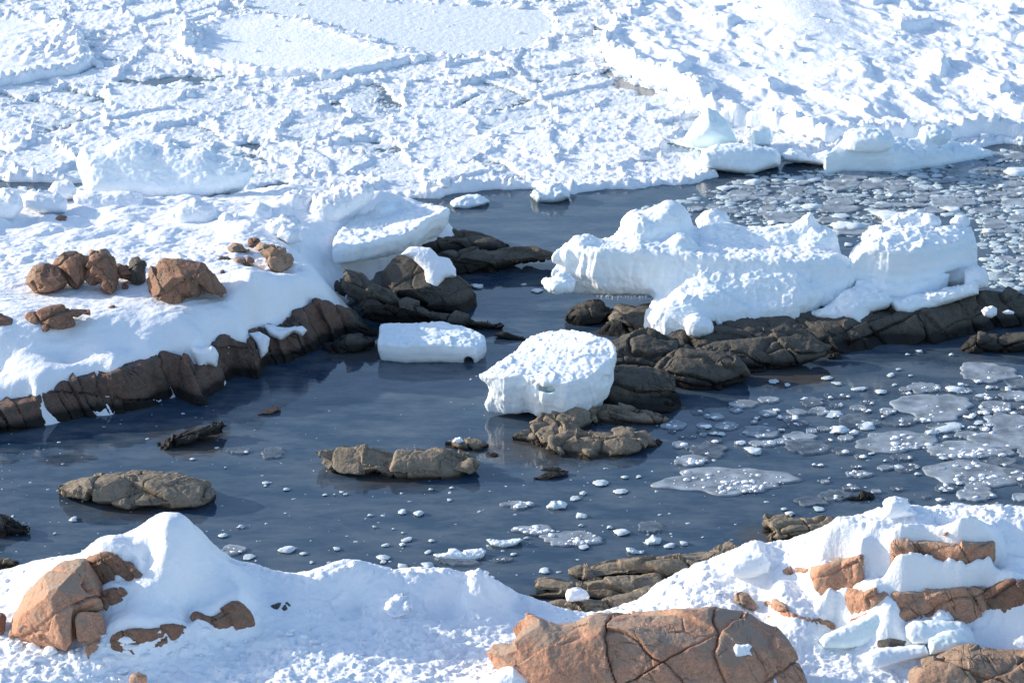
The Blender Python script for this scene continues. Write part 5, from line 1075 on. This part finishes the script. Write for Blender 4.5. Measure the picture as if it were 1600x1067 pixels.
def merge_chunks(name, items, mat, label, parent=None, tpl=None):
    Vs, Fs, o = [], [], 0
    for (x, y, z, sx, sy, sz, a, k) in items:
        V, Fc = (tpl or TPL)[k % 14]; ca, sa = math.cos(a), math.sin(a)
        W = np.c_[(V[:, 0] * ca - V[:, 1] * sa) * sx + x, (V[:, 0] * sa + V[:, 1] * ca) * sy + y, V[:, 2] * sz + z]
        Vs.append(W); Fs.append(Fc + o); o += len(V)
    return tag(obj_at_base(name, np.concatenate(Vs), np.concatenate(Fs), mat, parent), kind='stuff') if parent is not None else tag(obj_at_base(name, np.concatenate(Vs), np.concatenate(Fs), mat), label, kind='stuff')
TPL1 = [chunk_shape(1, 400 + i, rng.uniform(0.5, 0.9)) for i in range(14)]
merge_chunks('snow_rubble', SNOW_ITEMS, SNOW, 'crumbly lumps of churned snow on the near shore')
items = []
cand = rng.uniform([-24, 79], [24, 116], (60000, 2)).astype(F32)
dens = sstep(-0.3, 0.5, fbm(cand * 0.5, 3, 380)) * 0.8 + 0.1
hc = pack_h(cand[:, 0], cand[:, 1])
RID = (np.exp(-(seam / 0.09) ** 2) * sstep(0.1, 0.7, small + 0.3 * patch)).reshape(sh)
def rid_at(x, y): return RID[np.clip(((x + 26) / 0.058).astype(int), 0, sh[0] - 1), np.clip(((y - 76.5) / 0.085).astype(int), 0, sh[1] - 1)]
dens = dens * 0.6 + 0.9 * rid_at(cand[:, 0], cand[:, 1])
ins = poly_sdf(PF, cand[:, 0], cand[:, 1]) < -0.1
inF = np.min([poly_sdf(z, cand[:, 0], cand[:, 1]) for z in (Z_FLOE_A, Z_FLOE_B, Z_FLOE_C, Z_SLUSH)], axis=0)
dens = np.where(inF < 0.1, 0.02, dens); dens = np.where(np.abs(inF) < 0.35, 0.9, dens)
keep = ins & (hc > -0.1) & (rng.random(len(cand)) < dens * 0.40)
for (x, y), hz in zip(cand[keep], hc[keep]):
    s = 0.03 + 0.10 * rng.random() ** 4
    items.append((x, y, hz + s * 0.1, s * rng.uniform(.8, 1.4), s * rng.uniform(.8, 1.4), s, rng.uniform(0, 6.28), int(rng.integers(14))))
merge_chunks('brash_ice', items, SNOWP, 'countless small lumps of broken ice scattered over the pack', tpl=TPL1)
# the larger lumps of the pack are things of their own
CH = [mesh_np('pack_chunk', *chunk_shape(3, 430 + i, rng.uniform(0.55, 0.95)), SNOWP) for i in range(10)]
def put(me, name, x, y, z, s, label, cat, group, fl=1.0, rz=None, asp=1.0):
    o = bpy.data.objects.new(name, me); COL.objects.link(o); o.location = (x, y, z); o.scale = (s * asp, s, s * fl); o.rotation_euler = (0, 0, rng.uniform(0, 6.28) if rz is None else rz)
    return tag(o, label, cat, group)
c2 = rng.uniform([-21, 80], [21, 112], (4000, 2)).astype(F32)
i2 = np.min([poly_sdf(z, c2[:, 0], c2[:, 1]) for z in (Z_FLOE_A, Z_FLOE_B, Z_SLUSH)], axis=0); iC = poly_sdf(Z_FLOE_C, c2[:, 0], c2[:, 1])
dn = np.where((i2 > -0.2) & (i2 < 0.7), 0.4, 0.02 + 0.22 * rid_at(c2[:, 0], c2[:, 1])); dn = np.where(i2 < -0.3, 0.0, dn); dn = np.where((iC < 0), 0.05, dn); dn = np.where(np.abs(iC) < 0.5, 0.30, dn)
hh2 = pack_h(c2[:, 0], c2[:, 1])
k2 = (poly_sdf(PF, c2[:, 0], c2[:, 1]) < -0.3) & (hh2 > -0.05) & (rng.random(4000) < dn)
n_lump = 0
for (x, y), hz in zip(c2[k2], hh2[k2]):
    if n_lump >= 230: break
    s = 0.08 + 0.20 * rng.random() ** 2.2
    put(CH[n_lump % 10], 'ice_lump', x, y, hz + 0.02, s, 'white lump of broken ice frozen into the pack', 'ice lump', 'lumps of ice in the pack', asp=rng.uniform(0.8, 1.5)); n_lump += 1
# ------------------------------------------------------------------ ice drifting in the open water
FC = [mesh_np('drift_chunk', *chunk_shape(3, 460 + i, rng.uniform(0.4, 0.8)), DRIFT) for i in range(12)]
def drift_at(px, py, wpx, hpx, label, group, k=None, name='ice_chunk'):
    p = P(px, py + 0.3 * hpx); m = math.hypot(p[1], CAMH) / FOC
    sx = max(wpx * m * 0.9, 0.03); sz = max(hpx * m * 0.58, 0.018)
    sy = sx * rng.uniform(0.7, 1.2)
    vis = max(sz / 0.6, 0.03)
    return put(FC[int(rng.integers(12)) if k is None else k], name, p[0], p[1], 0.02, 1.0, label, 'ice chunk', group), (sx, sy, vis)
def place(px, py, wpx, hpx, label, group=None, k=None):
    o, s = drift_at(px, py, wpx, hpx, label, group, k); o.scale = s; o.rotation_euler = (0, 0, rng.uniform(-0.4, 0.4)); return o
special = [('H', 1098, 300, 40, 24, 'square bright ice chunk below the bright wedge'), ('H', 400, 525, 36, 24, 'ice chunk touching the near snow crest left of the largest chunk'), ('H', 1290, 380, 46, 14, 'crescent of ice drifting left of the peaked chunk'),
           ('I', 1270, 258, 48, 22, 'ice chunk drifting just off the top of the right snow slope'), ('I', 510, 297, 28, 10, 'small square chunk beside the sloping rock apron'), ('I', 480, 278, 18, 8, 'tiny chunk behind the small square chunk by the rock apron'),
           ('E', 640, 285, 44, 16, 'bluish ice chunk in the channel beside the snow capped rock'), ('E', 920, 308, 34, 9, 'low ice chunk in the middle of the channel'), ('E', 855, 280, 16, 8, 'little ice crumb in the channel behind the low chunk'),
           ('G', 1310, 458, 52, 16, 'spiky ice chunk off the left snow mound'), ('G', 335, 320, 25, 16, 'white crumb of ice alone right of the left edge rock'), ('F', 750, 950, 70, 22, 'pale oval ice cake right of the rock island water edge')]
for fr, x, y, w_, h_, lab in special:
    q = pix(fr, [(x, y)])[0]; k_ = FR[fr][2]; place(q[0], q[1], w_ / k_, h_ / k_ * 1.2, lab)
near_small = [('H', x, y, w_, h_) for x, y, w_, h_ in [(285, 530, 35, 18), (200, 495, 40, 14), (310, 415, 35, 11), (420, 420, 18, 10), (285, 287, 28, 11), (365, 295, 30, 13), (160, 357, 15, 10), (935, 555, 35, 11), (1190, 155, 40, 12), (1360, 130, 18, 9), (1300, 133, 22, 8), (1280, 195, 38, 9),
              (1230, 360, 20, 9), (290, 385, 10, 6), (245, 367, 10, 6), (500, 235, 16, 8), (512, 180, 16, 9), (415, 188, 14, 6), (290, 438, 18, 9), (790, 482, 16, 9), (850, 408, 18, 8), (1110, 450, 28, 8), (1500, 440, 36, 10), (1560, 425, 20, 16), (1100, 352, 18, 5), (640, 290, 6, 4), (140, 305, 18, 7), (210, 440, 25, 8),
              (1110, 205, 20, 12), (1070, 228, 36, 13), (15, 203, 12, 6), (405, 472, 22, 9), (200, 515, 20, 8), (800, 480, 12, 8), (30, 210, 14, 4)]]
near_small += [('G', x, y, w_, h_) for x, y, w_, h_ in [(875, 50, 15, 7), (1210, 158, 20, 7), (1300, 187, 20, 6), (1530, 457, 25, 8), (1095, 357, 24, 10), (1130, 495, 45, 9), (1475, 213, 16, 6), (1380, 478, 20, 8), (1205, 172, 12, 5), (1550, 200, 16, 5), (1415, 520, 14, 5), (1025, 90, 8, 4), (250, 388, 10, 5), (1520, 212, 9, 4), (375, 242, 8, 5), (1015, 395, 25, 11)]]
near_small += [('I', x, y, w_, h_) for x, y, w_, h_ in [(1000, 85, 35, 14), (1085, 85, 22, 9), (1085, 117, 20, 8), (940, 57, 12, 6), (635, 275, 36, 8), (25, 430, 30, 16), (1445, 252, 14, 6), (1550, 272, 25, 7), (1260, 80, 28, 14), (1205, 45, 26, 10), (1540, 225, 14, 6), (880, 25, 20, 6)]]
for fr, x, y, w_, h_ in near_small:
    q = pix(fr, [(x, y)])[0]; k_ = FR[fr][2]; place(q[0], q[1], w_ / k_, h_ / k_ * 1.2, 'small white ice chunk adrift in the near water before the rocks', 'small chunks adrift in the near water')
far_small = [('F', x, y, w_, h_) for x, y, w_, h_ in [(690, 712, 32, 9), (735, 738, 32, 10), (840, 762, 48, 13), (1000, 745, 18, 8), (985, 698, 26, 12), (1020, 674, 18, 7), (1115, 588, 22, 12), (1265, 605, 18, 9), (1060, 604, 14, 6), (1275, 762, 60, 16), (1405, 795, 36, 8), (1195, 750, 20, 7), (1150, 775, 12, 5), (1075, 703, 14, 6),
              (720, 880, 60, 14), (870, 930, 60, 14), (1170, 965, 45, 18), (1250, 940, 100, 16), (350, 1045, 60, 20), (505, 745, 22, 8), (590, 810, 30, 8), (1390, 920, 35, 10), (935, 775, 35, 9), (200, 972, 30, 10), (440, 730, 30, 6), (315, 965, 25, 6)]]
for fr, x, y, w_, h_ in far_small:
    q = pix(fr, [(x, y)])[0]; k_ = FR[fr][2]; place(q[0], q[1], w_ / k_, h_ / k_ * 1.2, 'small white ice chunk adrift in the water in front of the rock island', 'small chunks adrift before the rock island')
# brash in the channel behind the island
BZ = np.array([(1000, 330), (1110, 300), (1180, 275), (1280, 268), (1430, 258), (1560, 238), (1640, 236), (1640, 455), (1550, 445), (1530, 340), (1470, 335), (1340, 375), (1270, 340), (1200, 352), (1090, 335)], float)
n = 0; done = []
while n < 215:
    px, py = rng.uniform(1000, 1640), rng.uniform(236, 450)
    if poly_sdf(BZ, np.array([px]), np.array([py]))[0] > -2: continue
    if px < 1120 and rng.random() < 0.7: continue
    wpx = 3 + 20 * rng.random() ** 2.6
    if any(abs(px - a) < (wpx + b) * 0.85 and abs(py - c) < (wpx + b) * 0.3 for a, c, b in done): continue
    done.append((px, py, wpx))
    place(px, py, wpx, wpx * rng.uniform(0.22, 0.42), 'white ice chunk among the crowded brash behind the right hand icebergs', 'brash chunks behind the right hand icebergs'); n += 1
place(1395, 335, 47, 14, 'ring shaped cake of ice right behind the smooth faced iceberg'); place(1335, 352, 24, 10, 'smaller ice cake left of the ring shaped one')
place(1590, 268, 26, 14, 'white chunk by the picture edge off the end of the pack'); place(1325, 381, 10, 6, 'ice chunk seen through the dip between the two icebergs')
crumbs = []
for _ in range(5200):
    px, py = rng.uniform(1000, 1700), rng.uniform(236, 455)
    if poly_sdf(BZ, np.array([px]), np.array([py]))[0] > 4 or (px < 1120 and rng.random() < 0.6): continue
    p = P(px, py); s = 0.03 + 0.13 * rng.random() ** 3
    crumbs.append((p[0], p[1], 0.0, s * rng.uniform(1, 2.2), s * rng.uniform(1, 1.8), s * 0.40, rng.uniform(0, 6.28), int(rng.integers(14))))
merge_chunks('brash_ice', crumbs, DRIFT, 'fine ice crumbs floating behind the right hand icebergs')
crumbs = []
for _ in range(420):
    px, py = rng.uniform(0, 1600), rng.uniform(620, 900)
    p = P(px, py); s = 0.012 + 0.03 * rng.random() ** 3
    crumbs.append((p[0], p[1], 0.0, s * rng.uniform(1, 2.2), s * rng.uniform(1, 1.8), s * 0.6, rng.uniform(0, 6.28), int(rng.integers(14))))
merge_chunks('brash_ice', crumbs, DRIFT, 'tiny ice crumbs sprinkled over the near water')

# thin plates of grease ice
def plate_mesh(name, seed, th=0.035, mat=None, lobes=0.42, n=72):
    r = np.random.default_rng(seed); a = np.linspace(0, 2 * math.pi, n, endpoint=False)
    rad = 1 + lobes * sum(r.normal() / (k ** 1.1) * np.cos(k * a + r.uniform(0, 6.28)) for k in range(2, 16)) * 0.6
    rings = [(0.0, .9), (0.5, .9), (0.85, 0.95), (0.955, 1.1), (0.99, 0.75), (1.0, 0.1), (0.97, -1.0)]
    V, Fc = [(0, 0, th * .9)], []
    for t, z in rings[1:]:
        for i in range(n): V.append((rad[i] * t * math.cos(a[i]), rad[i] * t * math.sin(a[i]), th * z))
    V = np.array(V); V[:, 2] += 0.004 * fbm(V * 4, 2, seed) * (V[:, 2] > 0)
    F4 = [(1 + j * n + i, 1 + (j + 1) * n + i, 1 + (j + 1) * n + (i + 1) % n, 1 + j * n + (i + 1) % n) for j in range(len(rings) - 2) for i in range(n)]
    F4 += [(0, 1 + 2 * i, 1 + (2 * i + 1) % n, 1 + (2 * i + 2) % n) for i in range(n // 2)]
    return V, np.array(F4)
def plate(px, py, rx, ry, label, group=None, mat=PLATE, crumb=0, seed=0):
    p = P(px, py); m = math.hypot(p[1], CAMH) / FOC; sinp = CAMH / math.hypot(p[1], CAMH)
    V, Fc = plate_mesh('p', seed); V[:, 0] *= rx * m; V[:, 1] *= ry * m / sinp
    o = tag(link('ice_plate', mesh_np('ice_plate', V, Fc, mat), None, (p[0], p[1], 0.012 * ((seed * 7) % 5) / 5)), label, 'ice plate', group)
    if crumb:
        it = []
        for _ in range(crumb):
            t, a = rng.uniform(0, 0.9) ** 0.6, rng.uniform(0, 6.28); a = a if rng.random() < 0.4 else -abs(math.sin(a)) * 1.6 - 0.2
            s = 0.015 + 0.06 * rng.random() ** 3
            it.append((p[0] + rx * m * t * math.cos(a), p[1] + ry * m / sinp * t * math.sin(a), 0.035, s * 1.4, s * 1.2, s, rng.uniform(0, 6.28), int(rng.integers(14))))
        merge_chunks('snow_crumbs', it, SNOW, None, o)
    return o
pl = [('I', 220, 150, 285, 62, 90, 'biggest grey ice plate sprinkled with snow crumbs left of centre in the right water'), ('I', 1340, 120, 200, 62, 45, 'large grey ice plate with snow crumbs right above the right snow slope'),
      ('I', 1300, 20, 175, 32, 30, 'grey ice plate with a white edge behind the large crumbed plate'), ('F', 1430, 690, 132, 46, 6, 'roundest pale ice plate close to the rock island on the right'),
      ('F', 1180, 850, 182, 62, 12, 'wide bluish ice plate with a few crumbs in the middle of the right water'), ('F', 1010, 1010, 195, 46, 50, 'ice plate heaped with white crumbs in front of the wide bluish plate'),
      ('F', 1320, 1045, 165, 36, 40, 'white crusted ice plate between the heaped plate and the large crumbed plate'), ('F', 1540, 1000, 180, 50, 8, 'grey ice plate at the right edge beside the white crusted plate'),
      ('F', 1560, 925, 130, 42, 6, 'second grey ice plate at the right edge farther from the shore'), ('F', 1470, 850, 76, 28, 30, 'small snowy ice plate right of the wide bluish plate'), ('F', 1600, 740, 95, 24, 4, 'thin ice plate at the right edge behind the small snowy plate'),
      ('I', 820, 122, 56, 14, 8, 'little lone ice plate in the clear water above the dark pair of rocks'), ('I', 1465, 65, 72, 20, 3, 'oval ice plate right of the large crumbed plate'), ('I', 1335, 65, 36, 16, 5, 'small round plate behind the large crumbed plate'), ('I', 1015, 45, 52, 14, 3, 'dim small plate left of the grey plate with a white edge'),
      ('I', 140, 10, 85, 32, 2, 'dim plate touching the far edge of the biggest grey plate'), ('I', 60, 60, 80, 22, 20, 'snow speckled plate on the left of the biggest grey plate'), ('I', 1530, 105, 60, 28, 3, 'plate cut by the picture edge beside the large crumbed plate'), ('I', 1430, 265, 60, 12, 3, 'thin plate just off the crest of the right snow slope'),
      ('H', 1415, 362, 56, 25, 0, 'fan shaped clear plate behind the peaked chunk'), ('H', 1060, 415, 140, 32, 30, 'long crusted plate in the near water with a white back edge'), ('H', 890, 375, 90, 20, 25, 'low crusted plate behind the long one in the near water'), ('H', 810, 262, 66, 15, 20, 'streak of crusted ice in front of the ripples'), ('H', 740, 508, 45, 12, 4, 'small clear plate right of the largest drifting chunk'),
      ('G', 1085, 14, 55, 14, 1, 'pale thin plate left of the long tan rock'), ('G', 1240, 25, 60, 22, 0, 'grey wedge shaped plate beside the long tan rock'), ('G', 1060, 465, 60, 18, 6, 'thin plate near the foot of the left snow mound'), ('F', 1560, 800, 70, 22, 8, 'plate at the right edge between the thin plate and the farther grey plate'),
      ('H', 450, 565, 45, 18, 0, 'drowned pale plate right against the near snow crest'), ('H', 540, 515, 110, 18, 0, 'submerged shelf plate beneath the largest drifting chunk')]
for i, (fr, x, y, rx, ry, cr, lab) in enumerate(pl):
    q = pix(fr, [(x, y)])[0]; k_ = FR[fr][2]
    plate(q[0], q[1], rx / k_, ry / k_, lab, None, PLATE if cr >= 6 else PLATE2, cr, 500 + i)
dn_ = [(FR[a][0] + x / FR[a][2], FR[a][1] + y / FR[a][2], rx / FR[a][2]) for a, x, y, rx, *_ in pl]
n = 0; t_ = 0
while n < 105 and t_ < 4000:
    t_ += 1
    px, py = rng.uniform(1050, 1620), rng.uniform(590, 790); lim = 560 + (1600 - px) * 0.10
    if py < lim + 25 or (px < 1250 and py > 700) or (px < 1130 and py < 640) or py > 700 and rng.random() < 0.75: continue
    rx = 6 + 30 * rng.random() ** 1.6
    if any(abs(px - a) < (rx + b) * 0.7 and abs(py - c) < (rx + b) * 0.24 for a, c, b in dn_): continue
    dn_.append((px, py, rx)); n += 1
    plate(px, py, rx, rx * rng.uniform(0.26, 0.36), 'thin plate of new ice floating in the right water before the rock island', 'thin plates of new ice in the right water', PLATE2 if rng.random() < 0.45 else PLATE, int(rng.integers(0, 9)), 600 + n)
# pale slush pans between the brash chunks
n = 0; dn2 = []
while n < 120:
    px, py = rng.uniform(1060, 1640), rng.uniform(245, 450)
    if poly_sdf(BZ, np.array([px]), np.array([py]))[0] > -6: continue
    rx = 7 + 26 * rng.random() ** 1.6
    if any(abs(px - a) < (rx + b) * 0.6 and abs(py - c) < (rx + b) * 0.17 for a, c, b in dn2): continue
    dn2.append((px, py, rx)); n += 1
    plate(px, py, rx, rx * rng.uniform(0.2, 0.3), 'pale slush pan among the crowded brash behind the right hand icebergs', 'slush pans behind the right hand icebergs', PLATE, 0, 700 + n)
